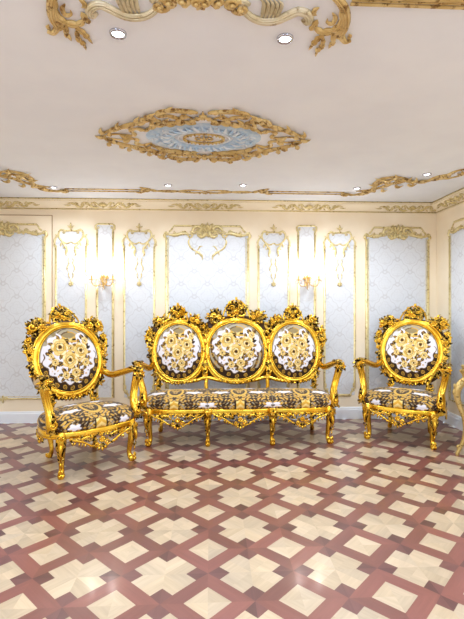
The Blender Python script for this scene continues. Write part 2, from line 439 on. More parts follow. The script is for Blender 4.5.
    # fine inner bead
def fabric_poly(q, pts):
    q.add([(x, y, .003) for x, y in pts]+[(x, y, -.0) for x, y in pts],
          [tuple(range(len(pts)))])
def large_panel(label, m4, W, ztop, zbot, brackets, orn=M['pale_gold']):
    """m4: plane with origin at the panel's axis on the floor line"""
    root = thing('damask_panel', label, 'wall panel', m4.translation+Vector((0, 0, zbot)), 0, 'damask wall panels in gilt frames')
    inv = Matrix.Translation(-(m4.translation+Vector((0, 0, zbot))))
    mm = inv @ m4; h = W/2
    q = MB(mm)
    yb = zbot; s = ztop
    # damask: rectangle with eared head
    pts = [(-h, yb), (h, yb), (h, s-.13), (h-.03, s-.12), (h-.10, s-.118), (-h+.10, s-.118), (-h+.03, s-.12), (-h, s-.13)]
    fo = MB(); 
    fo.add([(x, y-yb, 0) for x, y in pts], [tuple(range(8))])
    o = fo.build('damask', M['damask'], root, False)
    o.matrix_local = mm @ Matrix.Translation((0, yb, .004))
    # frame
    moulding(q, [(-h, s-.16), (-h, yb), (h, yb), (h, s-.16)])
    q.sweep([(-h+.028, s-.15, .004), (-h+.028, yb+.028, .004), (h-.028, yb+.028, .004), (h-.028, s-.15, .004)], .005, 6, .7, ZN)
    moulding(q, [(-h+.035, s-.085), (-h+.065, s-.06), (-h+.07, s-.045), (-h+.10, s-.008), (h-.10, s-.008), (h-.07, s-.045), (h-.065, s-.06), (h-.035, s-.085)], .012)
    q.build('frame', M['pale_gold'], root)
    q = MB(mm); bq = MB(mm)
    for g in (-1, 1):
        # ears
        q.stroke([(g*(h-.03), s-.10), (g*(h+.012), s-.105), (g*(h+.022), s-.14), (g*(h+.005), s-.18), (g*(h-.005), s-.24)], .019, .006, 3)
        q.volute(g*(h-.01), s-.118, .026, 0 if g > 0 else pi, 1.2, .008, .008, g)
        q.leaf(g*(h), s-.17, -pi/2, .10, .03)
        # leafy band to the centre shell
        q.stroke([(g*(h-.02), s-.125), (g*(h-.12), s-.13), (g*(h-.22), s-.105), (g*.17, s-.13)], .021, .010, 6)
        q.volute(g*(h-.11), s-.10, .022, pi/2, 1.1, .007, .008, -g)
        q.volute(g*(h*.55), s-.085, .026, 0, 1.1, .008, .008, g)
        q.leaf(g*(h-.2), s-.115, pi/2+g*.9, .07, .024); q.leaf(g*(h-.25), s-.115, pi/2-g*.9, .07, .024)
        # centre: paired C scrolls around a shell
        q.stroke([(g*.20, s-.12), (g*.185, s-.05), (g*.13, s-.015), (g*.08, s-.04), (g*.10, s-.08), (g*.13, s-.065)], .021, .014, 0)
        q.stroke([(g*.13, s-.14), (g*.06, s-.15), (g*.03, s-.10), (g*.06, s-.06)], .021, .014, 3)
        q.volute(g*.055, s-.015, .034, pi/2, 1.3, .011, .014, -g)
        q.volute(g*.105, s-.115, .03, -pi/2, 1.2, .010, .012, g)
        q.leaf(g*.15, s-.11, pi/2-g*1.2, .09, .03, .012); q.leaf(g*.02, s-.08, pi/2-g*.35, .11, .03, .016)
        q.leaf(g*.0, s-.05, pi/2-g*.75, .085, .026, .016); q.flower(g*.15, s-.085, .022, .014, 5)
        # bottom corners
        cq = q; q = MB(mm)
        q.volute(g*(h-.012), yb+.07, .03, -pi/2, 1.2, .008, .006, g)
        q.leaf(g*(h), yb+.06, pi/2, .09, .02); q.leaf(g*(h-.06), yb, pi/2+g*pi/2, .11, .022)
        q.build('corner_scroll', orn, root); q = bq
        q.volute(g*.035, yb, .026, 0, 1.2, .008, .008, g); q.leaf(g*.05, yb, 0 if g > 0 else pi, .13, .026)
        q = cq
        if brackets:
            cq = q; q = MB(mm)
            q.stroke([(g*.225, s-.165), (g*.245, s-.22), (g*.215, s-.29), (g*.15, s-.335), (g*.085, s-.345)], .012, .008, 0)
            q.stroke([(g*.16, s-.33), (g*.10, s-.37), (g*.065, s-.41), (g*.075, s-.455)], .014, .008, 3)
            q.stroke([(g*.13, s-.325), (g*.10, s-.28), (g*.06, s-.27)], .010, .008, 0)
            q.leaf(g*.22, s-.17, pi/2+g*.6, .07, .03); q.leaf(g*.225, s-.17, pi/2-g*.6, .06, .03); q.leaf(g*.15, s-.345, -pi/2, .05, .02)
            q.build('scroll_bracket', orn, root); q = cq
    q.leaf(0, s-.06, pi/2, .10, .04, .02); q.flower(0, s-.06, .035, .018, 7); q.flower(0, s-.125, .028, .014, 6)
    cluster(q, 0, s-.075, .155, .080, 30, 7, .006, .95, False)
    for g in (-1, 1):
        for k in range(4): q.flower(g*(.20+.055*k), s-.118-.008*(k % 2), .018, .010, 5, k)
        for k in range(3): q.leaf(g*(.22+.07*k), s-.12, pi/2+(.6 if k % 2 else -.6), .045, .020, .008)
    q.m = [0]*len(q.m)
    q.build('crown_ornament', orn, root); q = bq
    q.leaf(0, yb-.01, -pi/2, .05, .03); q.leaf(0, yb, pi/2, .05, .03)
    q.build('sill_ornament', orn, root)
    return root
def small_panel(label, x, W, zbot):
    root = thing('damask_panel', label, 'wall panel', (x, WALL_Y, zbot), 0, 'damask wall panels in gilt frames')
    m4 = back_plane(0, 0, -zbot); h = W/2; Z = lambda v: wz(v)
    fo = MB()
    pts = [(-h, 0), (h, 0), (h, Z(243)-zbot), (h*.72, Z(233)-zbot), (-h*.72, Z(233)-zbot), (-h, Z(243)-zbot)]
    fo.add([(a, b_, 0) for a, b_ in pts], [tuple(range(6))])
    o = fo.build('damask', M['damask'], root, False); o.matrix_local = m4 @ Matrix.Translation((0, zbot, .004))
    q = MB(m4)
    moulding(q, [(-h, Z(247)), (-h, zbot+.09), (-h+.05, zbot+.035), (-h+.05, zbot), (h-.05, zbot), (h-.05, zbot+.035), (h, zbot+.09), (h, Z(247))], .014)
    q.build('frame', M['pale_gold'], root)
    q = MB(m4); pq = MB(m4); k = PX
    for g in (-1, 1):
        # cartouche
        q.stroke([(0, Z(231.5)), (g*5*k, Z(232)), (g*9.5*k, Z(231)), (g*11.8*k, Z(234.5)), (g*11*k, Z(239)), (g*7.5*k, Z(243)), (g*3.5*k, Z(244.5)), (0, Z(242.8))], .013, .006, 0, taper=(.6, .7))
        q.volute(g*7*k, Z(233.5), .022, pi/2, 1.1, .007, .008, g)
        # shoulders of the frame
        q.stroke([(g*11*k, Z(237)), (g*14*k, Z(238)), (g*16*k, Z(242)), (g*15*k, Z(247)), (g*15.2*k, Z(250))], .012, .006, 3)
        q.volute(g*15.6*k, Z(246), .022, 0, 1.1, .007, .006, g)
        q.leaf(g*12*k, Z(238), pi/2-g*.9, .06, .024)
        # leaf scrolls under the cartouche
        q.stroke([(g*9*k, Z(242)), (g*6.5*k, Z(246)), (g*4*k, Z(250)), (g*5*k, Z(255)), (g*3.2*k, Z(257))], .016, .008, 4)
        q.leaf(g*9*k, Z(243), -pi/2+g*.2, .07, .025); q.leaf(g*5*k, Z(248), -pi/2+g*1.2, .05, .02)
        # pendant strands
        cq = q; q = pq
        q.stroke([(g*1.2*k, Z(258)), (g*2.6*k, Z(261)), (g*1.8*k, Z(264)), (g*3.6*k, Z(268)), (g*3.2*k, Z(271)), (g*1.6*k, Z(273))], .008, .006, 4)
        q.stroke([(g*1.6*k, Z(273)), (g*2.2*k, Z(276)), (g*.6*k, Z(280))], .008, .006, 2)
        q.leaf(g*3*k, Z(269), -pi/2+g*.9, .035, .014)
        q = cq
        # bottom corner scrolls
        cq = q; q = MB(m4); q.volute(g*(h-.03), zbot+.075, .028, -pi/2, 1.2, .007, .006, g); q.leaf(g*(h-.02), zbot+.10, pi/2, .07, .018); q.build('corner_scroll', M['pale_gold'], root); q = cq
        # finial
        q.leaf(0, Z(229), pi/2+g*1.0, .055, .022, .006)
    q.leaf(0, Z(229), pi/2, .07, .028, .006); q.leaf(0, Z(229), -pi/2, .05, .026, .006)
    q.build('crown_ornament', M['pale_gold'], root); q = pq
    q.flower(0, Z(284), .036, .006, 6, pi/6); q.leaf(0, Z(283), pi/2, .06, .015)
    q.build('pendant_ornament', M['pale_gold'], root)
    return root
ZB = wz(396.5)
def lp(u0, u1, label, br):
    a, c = wx(u0), wx(u1)
    return large_panel(label, back_plane((a+c)/2, WALL_Y-(.012 if u0 < 0 else 0), 0), c-a, wz(225.5), ZB, br)
lp(-38, 45, 'large damask panel in a gilt frame at the left end of the back wall', False)
lp(166.5, 248, 'large damask panel with two hanging scroll brackets behind the sofa', True)
lp(366.5, 428, 'large damask panel in a gilt frame behind the armchair near the corner', False)
large_panel('damask panel in a gilt frame on the right side wall', right_plane(WALL_R, (5.35+4.2)/2, 0), 1.15, wz(225.5), ZB, False)
for u0, u1, lab in ((56, 86, 'narrow damask panel with a pendant ornament left of the left wall lamp'),
                    (124.3, 154.2, 'narrow damask panel with a pendant ornament right of the left wall lamp'),
                    (258.5, 288.5, 'narrow damask panel with a pendant ornament left of the right wall lamp'),
                    (324.5, 354.5, 'narrow damask panel with a pendant ornament right of the right wall lamp')):
    a, c = wx(u0), wx(u1); small_panel(lab, (a+c)/2, c-a, ZB)
def lamp_panel(label, u0, u1):
    a, c = wx(u0), wx(u1); x = (a+c)/2; h = (c-a)/2
    root = thing('damask_panel', label, 'wall panel', (x, WALL_Y, ZB), 0, 'damask wall panels in gilt frames')
    m4 = back_plane(0, 0, -ZB); zt = wz(225)
    fo = MB(); fo.add([(-h, 0, 0), (h, 0, 0), (h, zt-ZB, 0), (-h, zt-ZB, 0)], [(0, 1, 2, 3)])
    o = fo.build('damask', M['damask'], root, False); o.matrix_local = m4 @ Matrix.Translation((0, ZB, .004))
    q = MB(m4); r = .03
    moulding(q, [(-h, zt-.08), (-h, ZB), (h, ZB), (h, zt-.08)], .014)
    moulding(q, [(-h, zt-.08), (-h-.02, zt-.06), (-h-.02, zt-.02), (-h+.01, zt), (h-.01, zt), (h+.02, zt-.02), (h+.02, zt-.06), (h, zt-.08)], .012)
    for g in (-1, 1):
        q.volute(g*(h-.01), zt-.05, .02, pi/2, 1.1, .006, .006, g); q.leaf(g*h, zt-.06, -pi/2, .09, .02)
    q.build('frame', M['pale_gold'], root)
lamp_panel('slim damask panel behind the left wall lamp', 97.2, 113)
lamp_panel('slim damask panel behind the right wall lamp', 298.2, 314.8)

# ------------------------------------------------------------------ ceiling work
CX = -.045
def pc(pts): return [(cp(u, v)[0], -cp(u, v)[1]) for u, v in pts]
def mir(pts): return [(2*CX-x, y) for x, y in pts]
def ceil_obj(name, label, cat, q, m, centre, group=None):
    root_loc = Vector((centre[0], centre[1], CEIL))
    q.v = [tuple(Vector(p)-root_loc) for p in q.v]
    o = q.build(name, m); o.location = root_loc; o['label'] = label; o['category'] = cat
    if group: o['group'] = group
    return o
# far ceiling band, straight runs and centre scroll
YB = 5.15
def runs(x0, x1, name, label):
    q = MB(ceil_plane())
    for dy, r in ((-.050, .007), (-.030, .004), (.050, .010)):
        q.sweep([(x0, -YB+dy, .004), (x1, -YB+dy, .004)], r, 6, .8, ZN)
    for x in (x0, x1): q.ball((x, -YB, .01), .028, (1, 1, .6)); q.leaf(x, -YB, 0 if x == x1 else pi, .07, .03)
    ceil_obj(name, label, 'ceiling moulding', q, M['ceil_gold'], ((x0+x1)/2, YB), 'straight gilt ceiling mouldings')
runs(wx(66, YB), wx(143, YB), 'ceiling_moulding', 'straight double gilt ceiling moulding left of the centre scroll along the back')
runs(wx(267, YB), wx(343, YB), 'ceiling_moulding', 'straight double gilt ceiling moulding right of the centre scroll along the back')
q = MB(ceil_plane()); cxx = wx(205, YB)
for g in (-1, 1):
    X = lambda a: cxx+g*a
    q.stroke([(X(.02), -YB-.03), (X(.12), -YB-.05), (X(.25), -YB-.02), (X(.36), -YB+.02), (X(.50), -YB+.03), (X(.60), -YB-.02)], .017, .005, 0, taper=(.6, .4))
    q.stroke([(X(.02), -YB+.03), (X(.12), -YB+.06), (X(.24), -YB+.05), (X(.34), -YB-.01), (X(.46), -YB-.03), (X(.62), -YB+.01)], .014, .005, 0, taper=(.6, .4))
    q.volute(X(.21), -YB, .035, 0, 1.2, .011, .006, g)
    q.stroke([(X(.55), -YB), (X(.62), -YB+.06), (X(.70), -YB+.13), (X(.74), -YB+.18)], .022, .008, 3)
    for k in range(4): q.leaf(X(.62+.03*k), -YB+.05+.03*k, g*(.2-.5*k)+(0 if g > 0 else pi), .12, .03, .01)
    q.leaf(X(.68), -YB+.02, 0 if g > 0 else pi, .16, .03, .008); q.flower(X(.66), -YB+.07, .035, .01)
    q.leaf(X(.05), -YB-.04, -pi/2+g*.5, .06, .03)
q.flower(cxx, -YB-.035, .035, .01, 7); q.flower(cxx, -YB+.04, .025, .01, 6)
ceil_obj('ceiling_scroll', 'gilt leaf scroll at the middle of the back ceiling border', 'ceiling ornament', q, M['ceil_gold'], (cxx, YB), 'gilt plaster scrolls on the ceiling')
# swirling corners of the ceiling border
def swirl(flip):
    q = MB(ceil_plane()); T = (lambda p: mir(pc(p))) if flip else pc
    q.stroke(T([(345, 193), (353, 194.3), (366, 192), (374, 188), (375, 183.5), (381, 179), (392, 176.5), (404, 177.5), (414, 181.5)]), .027, .005, 7, taper=(.3, .25), n=44, rib=True)
    q.stroke(T([(356, 191), (368, 189.5), (380, 187), (392, 183), (405, 180.5), (418, 181), (430, 179.5), (441, 178), (452, 177.2), (466, 173)]), .021, .005, 9, taper=(.3, .4), n=50, rib=True)
    q.stroke(T([(418, 183), (427, 181), (436, 176.5), (448, 174), (458, 170), (470, 168)]), .020, .006, 5, taper=(.3, .4), n=36)
    q.stroke(T([(376, 186), (384, 181.5), (393, 179), (402, 180)]), .018, .008, 3)
    sg = -1 if flip else 1
    for u, v, a, L in ((350, 193, 2.6, .16), (362, 191, -.6, .14), (372, 190, .9, .14), (378, 184, 2.0, .14), (384, 179, 1.6, .16), (392, 177, .5, .15), (402, 178, -.5, .14), (410, 180, .3, .16),
                       (425, 180, 2.2, .13), (438, 177, .7, .14), (447, 176, 2.0, .14), (457, 173, .5, .14), (396, 184, -1.4, .13), (408, 183, -1.0, .13), (383, 188, -1.8, .12)):
        (x, y), = T([(u, v)]); q.leaf(x, y, a if sg > 0 else pi-a, L*.75, .05, .008, .4, sg*1.2)
    for u, v in ((386, 182), (398, 180), (367, 190.5), (413, 182), (446, 175.5)):
        (x, y), = T([(u, v)]); q.volute(x, y, .04, 0, 1.2, .013, .006, sg)
    # side run of the border, towards the viewer
    xs = T([(470, 170)])[0][0]+sg*.03
    for dx, r in ((-.024, .008), (.0, .005), (.026, .010)):
        q.sweep([(xs+dx, -4.15, .004), (xs+dx, -2.6, .004)], r, 6, .8, ZN)
    return q
ceil_obj('ceiling_scroll', 'swirling gilt border scroll at the right back corner of the ceiling', 'ceiling ornament', swirl(False), M['ceil_gold'], (2.0, 4.7), 'gilt plaster scrolls on the ceiling')
ceil_obj('ceiling_scroll', 'swirling gilt border scroll at the left back corner of the ceiling', 'ceiling ornament', swirl(True), M['ceil_gold'], (-2.1, 4.7), 'gilt plaster scrolls on the ceiling')

# the oval rose
mx, my = -.054, 3.50
root = thing('ceiling_rose', 'oval gilt and pale blue plaster rose in the middle of the ceiling', 'ceiling rose', (mx, my, CEIL))
P0 = ceil_plane(0, 0, 0)
def ell(rx, ry, n=72, z=0.): return [(rx*cos(2*pi*i/n), ry*sin(2*pi*i/n), z) for i in range(n)]
q = MB(P0)
n = 72; rings = [(.46, .28, .0), (.44, .27, .014), (.24, .16, .016), (.235, .155, 0.)]
vs = [];
for rx, ry, z in rings: vs += ell(rx, ry, n, z)
fs = [(r*n+i, r*n+(i+1) % n, (r+1)*n+(i+1) % n, (r+1)*n+i) for r in range(3) for i in range(n)]
q.add(vs, fs, 0)
r = random.Random(3)
for i in range(34):
    a = 2*pi*i/34; k = .80+.12*(i % 2)
    q.volute(.42*k*cos(a), .245*k*sin(a)+.0, .026, a, 1.2, .008, .014, 1 if i % 2 else -1, mi=1 if i % 3 else 0)
    q.leaf(.26*cos(a), .175*sin(a), a+.5, .10, .03, .014, mi=1 if i % 2 else 0)
q.build('blue_ring', [M['blue'], M['blue_hi']], root)
q = MB(P0); q.sweep(ell(.205, .13, 64, .006), .012, 6, .8, ZN, True); q.build('white_ring', M['blue_hi'], root)
q = MB(P0); q.sweep(ell(.16, .095, 48, .008), .009, 6, .9, ZN, True)
for i in range(28): a = 2*pi*i/28; q.ball((.16*cos(a), .095*sin(a), .016), .009)
for g in (-1, 1):
    q.stroke([(0, -.03), (g*.04, -.045), (g*.07, -.01), (g*.04, .02), (g*.03, 0)], .009, .006, 2)
    q.leaf(0, -.02, pi/2-g*.6, .07, .024, .006); q.leaf(0, -.03, pi/2-g*1.2, .08, .024, .006)
q.leaf(0, -.02, pi/2, .07, .03, .008); q.flower(0, -.03, .025, .008)
q.build('centre_medallion', M['ceil_gold'], root)
q = MB(P0)
for gx in (-1, 1):
    for gy in (-1, 1):
        T = lambda L: [(gx*x, gy*y) for x, y in L]
        A = lambda a: atan2(gy*sin(a), gx*cos(a))
        q.stroke(T([(.04, .50), (.10, .52), (.22, .535), (.33, .50), (.36, .45), (.33, .43)]), .022, .006, 0, taper=(.5, .4), rib=True)
        q.stroke(T([(.36, .40), (.28, .44), (.20, .40), (.12, .42), (.07, .38)]), .018, .006, 4)
        q.stroke(T([(.06, .32), (.16, .34), (.26, .31), (.36, .29), (.44, .22), (.50, .14)]), .024, .01, 6, taper=(.5, .4), n=44, rib=True)
        q.stroke(T([(.34, .34), (.44, .36), (.52, .30), (.62, .25), (.74, .17), (.84, .10), (.90, .03)]), .022, .006, 5, taper=(.5, .3), n=40, rib=True)
        q.stroke(T([(.48, .13), (.56, .18), (.62, .14), (.60, .06), (.66, .03), (.76, .06), (.88, .02)]), .018, .006, 5, taper=(.5, .3), n=36)
        q.volute(gx*.47, gy*.37, .04, 0, 1.3, .014, .008, gx*gy)
        for x, y, a, L in ((.03, .46, 2.5, .10), (.12, .52, 1.9, .10), (.26, .53, .9, .10), (.42, .42, 1.1, .12), (.46, .42, 1.8, .10), (.52, .33, .6, .12), (.60, .27, 1.2, .10), (.68, .22, .3, .12),
                           (.76, .16, .9, .10), (.84, .11, .2, .11), (.56, .20, 2.4, .10), (.66, .06, -.8, .10), (.80, .05, .6, .10), (.10, .35, 1.3, .10), (.20, .35, 1.0, .10), (.30, .33, .8, .10), (.40, .29, .5, .10), (.06, .40, 1.6, .08)):
            q.leaf(gx*x, gy*y, A(a), L*.75, .048, .008, .4, gx*gy*1.2)
        for x, y in ((.15, .45), (.40, .40), (.64, .22)): q.flower(gx*x, gy*y, .032, .008)
for g in (-1, 1):
    q.flower(0, g*.42, .035, .008); q.leaf(0, g*.44, g*pi/2, .08, .03); q.leaf(g*.86, 0, 0 if g > 0 else pi, .10, .05)
q.v = [(x*.90, y*.93, z) for x, y, z in q.v]
q.build('gilt_scrollwork', M['ceil_gold'], root)

# front ceiling frame: corner scrolls with drooping leaves, long C scrolls and shells
def front(flip):
    q = MB(ceil_plane()); T = (lambda p: mir(pc(p))) if flip else pc; sg = -1 if flip else 1
    def zz(pts): return [(40+x/3.867, y/3.867) for x, y in pts]
    def st(pts, w, lobes=0, mi=0, **k): q.stroke(T(zz(pts)), w, .006, lobes, mi=mi, n=34, rib=True, flat=.55, **k)
    st([(130, -90), (85, -60), (50, -20), (42, 30), (52, 70), (66, 98), (52, 122), (28, 116)], .022, 0, taper=(.6, .5))
    st([(62, -10), (58, 30), (72, 70), (86, 100), (70, 118)], .015, 4)
    st([(42, 30), (60, 55), (100, 80), (145, 88), (168, 74), (160, 62)], .019, 5)
    st([(105, 95), (100, 125), (112, 138), (122, 155)], .013, 3)
    st([(130, 95), (160, 115), (182, 138), (204, 166)], .015, 4)
    st([(140, 110), (148, 145), (168, 165), (178, 190)], .014, 4)
    st([(160, 42), (172, 60), (186, 78), (176, 84)], .014, 2)
    st([(218, 45), (204, 55), (192, 42), (202, 20), (235, 12), (275, 30), (330, 55), (385, 60), (430, 45), (462, 10), (450, -12), (430, 0)], .024, 0, 1, taper=(.5, .5))
    for k in range(5): st([(330+14*k, 50), (312+16*k, 20), (300+18*k, -10), (318+18*k, -30)], .010, 0, 1)
    st([(40, 110), (30, 100), (34, 90)], .010)
    st([(58, 100), (76, 104), (98, 96), (118, 98)], .012, 3)
    st([(96, 10), (86, 30), (98, 52), (120, 50), (118, 34)], .012, 0)
    st([(150, -8), (168, 4), (172, 20), (160, 24)], .012, 0)
    # shells on the way to the middle
    (x, y), = T([(160, 4)]); q.volute(x, y, .045, pi/2, 1.3, .014, .006, -sg)
    (x, y), = T([(168, 0)])
    for k in range(3): q.volute(x+sg*.062*k, y+.012*(k % 2), .036, -pi/2, 1.2, .012, .006, sg); q.leaf(x+sg*.062*k, y+.01, -pi/2+.3*sg, .06, .034)
    return q
oL = ceil_obj('ceiling_scroll', 'large gilt and pearly leaf scroll above the upper left downlight', 'ceiling ornament', front(False), [M['ceil_gold'], M['silver_gold']], (-.45, 2.0), 'gilt plaster scrolls on the ceiling')
oR = ceil_obj('ceiling_scroll', 'large gilt and pearly leaf scroll above the upper right downlight', 'ceiling ornament', front(True), [M['ceil_gold'], M['silver_gold']], (.4, 2.0), 'gilt plaster scrolls on the ceiling')
for x0, x1, lab in ((.62, WALL_R-.35, 'thick straight gilt ceiling moulding running right from the large front scroll'),):
    q = MB(ceil_plane())
    for dy, r_ in ((-.022, .009), (0, .006), (.026, .014)): q.sweep([(x0, -1.885+dy, .004), (x1, -1.885+dy, .004)], r_, 8, .8, ZN)
    ceil_obj('ceiling_moulding', lab, 'ceiling moulding', q, M['ceil_gold'], ((x0+x1)/2, 1.885), 'straight gilt ceiling mouldings')

# downlights
def downlight(x, y, R, label):
    t = thing('ceiling_downlight', label, 'ceiling light', (x, y, CEIL), 0, 'recessed ceiling downlights')
    q = MB(); q.lathe([(R*.72, -.002), (R*.80, -.012), (R, -.010), (R*1.06, -.003), (R*1.06, 0)], seg=28); q.build('trim_ring', M['chrome'], t)
    q = MB(); q.lathe([(R*.001, -.006), (R*.5, -.0065), (R*.76, -.004), (R*.76, -.001)], seg=24); q.build('lens', M['led'], t)
    return t
def lamp(kind, name, loc, energy, col, size=.1, rot=(0, 0, 0), **kw):
    l = bpy.data.lights.new(name, kind); l.energy = energy; l.color = col
    if kind == 'AREA': l.shape = 'DISK'; l.size = size
    elif kind in ('POINT', 'SPOT'): l.shadow_soft_size = size
    for a, v in kw.items(): setattr(l, a, v)
    o = bpy.data.objects.new(name, l); COL.objects.link(o); o.location = loc; o.rotation_euler = rot
    return o
DL = [(118, 33, .040, 'upper left recessed downlight beside the large front scroll'),
      (285, 38, .040, 'upper right recessed downlight beside the large front scroll'),
      (53, 187, .042, 'small downlight by the left corner swirl of the ceiling border'),
      (168, 185, .042, 'small downlight by the left end of the middle back scroll'),
      (243, 185, .042, 'small downlight by the right end of the middle back scroll'),
      (357, 188, .042, 'small downlight where the right corner swirl begins'),
      (427, 174, .042, 'small downlight inside the right corner swirl, nearest the right wall')]
E_DOWN = 19.
for u, v, R, lab in DL:
    x, y = cp(u, v); downlight(x, y, R, lab)
    lamp('SPOT', 'downlight_beam', (x, y, CEIL-.03), E_DOWN*2.7, (.80, .90, 1), .04, spot_size=radians(160), spot_blend=1.)
# unseen downlights added over the rest of the room, to brighten it
for x, y in ((-2., 2.2), (2., 2.2), (-2, .4), (-.6, .4), (.6, .4), (2, .4), (-1.2, -1.4), (1.2, -1.4)):
    lamp('AREA', 'downlight_beam', (x, y, CEIL-.02), E_DOWN*(1.5 if y > 2 else .8), (.80, .90, 1), .09)

# unseen fill lamps, added behind the camera to brighten the ceiling
for x in (-1.3, 1.3): lamp('POINT', 'ceiling_fill_light', (x, -.9, 2.35), 56, (.82, .90, 1), .22)

# ------------------------------------------------------------------ wall lamps
def sconce(x, label):
    t = thing('wall_lamp', label, 'wall lamp', (x, WALL_Y, 1.80), 0, 'crystal and gilt wall lamps')
    q = MB(back_plane(0, 0, 0))      # back plate
    q.lathe([(.001, .018), (.02, .02), (.034, .012), (.04, .0)], (0, 0, 0), 16)
    for g in (-1, 1):
        q.leaf(0, .01, pi/2-g*.5, .10, .03, .01); q.leaf(0, 0, -pi/2+g*.5, .07, .026, .01); q.leaf(0, .02, pi/2-g*1.1, .08, .024, .01)
        q.volute(g*.035, .055, .02, 0, 1.2, .006, .012, g)
    q.leaf(0, 0, -pi/2, .10, .03, .012); q.leaf(0, .02, pi/2, .10, .03, .012)
    q.build('back_plate', M['lamp_gold'], t)
    q = MB(); q.sweep([(0, 0, 0), (0, -.05, 0), (0, -.09, -.005)], .009, 8); q.ball((0, -.09, -.005), .02); q.ball((0, -.09, -.04), .012)
    q.lathe([(.003, -.07), (.012, -.055), (.006, -.04), (.02, -.02), (.012, 0), (.022, .03), (.005, .05), (.03, .06), (.001, .062)], (0, -.09, 0), 12)
    q.build('hub', M['lamp_gold'], t)
    for g in (-1, 1):
        q = MB(); pts = spline([(0, -.09, -.01), (g*.045, -.10, -.05), (g*.10, -.115, -.055), (g*.13, -.12, -.01), (g*.13, -.12, .02)], 16)
        q.sweep(pts, .006, 6)
        q.lathe([(.004, 0), (.034, .006), (.040, .012), (.010, .014), (.012, .03), (.008, .04), (.016, .05), (.001, .052)], (g*.13, -.12, .015), 14)
        arm = q.build('arm', M['lamp_gold'], t)
        q = MB(); q.lathe([(.011, 0), (.011, .075), (.004, .078)], (g*.13, -.12, .065), 12); q.build('candle', M['candle'], arm)
        q = MB(); q.lathe([(.004, 0), (.013, .012), (.016, .025), (.011, .042), (.004, .056), (.001, .064)], (g*.13, -.12, .142), 12); q.build('bulb', M['bulb'], arm)
        q = MB()
        for k in range(6):
            a = 2*pi*k/6; cx_, cy_ = g*.13+.038*cos(a), -.12+.038*sin(a)
            q.lathe([(.0015, 0), (.007, -.012), (.004, -.024), (.009, -.042), (.001, -.056)], (cx_, cy_, .022), 6)
        q.build('crystal_drops', M['crystal'], arm, False)
        lamp('POINT', 'candle_light', (x+g*.13, WALL_Y-.12, 1.80+.25), 3.0, (1, .97, .95), .03)
    q = MB()
    for k in range(7):
        a = 2*pi*k/7; q.lathe([(.0015, 0), (.007, -.012), (.004, -.03), (.009, -.05), (.001, -.066)], (.03*cos(a), -.09+.03*sin(a), .045-.06*(k % 2)), 6)
    q.lathe([(.002, 0), (.012, -.02), (.008, -.035), (.001, -.05)], (0, -.09, -.07), 6)
    q.build('crystal_drops', M['crystal'], t, False)
    return t
sconce(wx(104.4), 'lit two-arm gilt wall lamp with crystal drops, above and between left armchair and sofa')
sconce(wx(306.8), 'lit two-arm gilt wall lamp with crystal drops above the right end of the sofa')

# ------------------------------------------------------------------ tapestry patterns
def L3(r, g, b): return (lin(r), lin(g), lin(b))
GROUND = L3(232, 229, 238); DARK = L3(44, 26, 12); BROWN = L3(92, 62, 28); GOLDC = L3(208, 160, 58)
PALE = L3(236, 208, 132); PALE2 = L3(214, 172, 78); CREAM = L3(246, 232, 186); TAN = L3(150, 132, 94); GREY = L3(172, 162, 140)
def rose(dx, dy, R, ph):
    d = hypot(dx, dy)/R; a = atan2(dy, dx)+ph
    sc = lambda r, n, o: r*(.94+.20*abs(cos(n*a/2+o)))
    if d > sc(.95, 6, 0): return None
    rings = ((.95, 6, 0), (.70, 5, .8), (.46, 4, 1.7), (.26, 3, .3))
    k = 0
    for i, (r, n, o) in enumerate(rings):
        if d < sc(r, n, o): k = i
    r, n, o = rings[k]
    if d > sc(r, n, o)-.055: return GOLDC if k != 2 else BROWN
    if k < 3 and abs(cos(n*a/2+o)) < .13: return GOLDC
    if k == 3: return DARK if d < .10 else BROWN
    f = cos(2*a+1.9*k+d*2)
    return (CREAM, PALE, CREAM)[k] if f > -.15 else (PALE, PALE2, PALE)[k]
ROSES = [(-.33, .38, .27), (.36, .24, .25), (-.03, -.04, .26), (.14, -.44, .15), (-.20, -.50, .12), (.50, -.14, .13), (-.52, -.08, .11), (.55, .55, .12), (.02, .33, .12), (.30, .02, .12), (.14, -.66, .09), (-.62, .12, .08)]
LEAVES = []
_r = random.Random(12)
for (x, y, R) in ROSES:
    for k in range(9 if R > .2 else 6):
        a = _r.uniform(0, 2*pi) if R < .2 else 2*pi*k/7+_r.uniform(-.3, .3)
        LEAVES.append((x+cos(a)*(R+.03), y+sin(a)*(R+.03), a+_r.uniform(-.5, .5), .11, .05, DARK if _r.random() < .65 else BROWN))
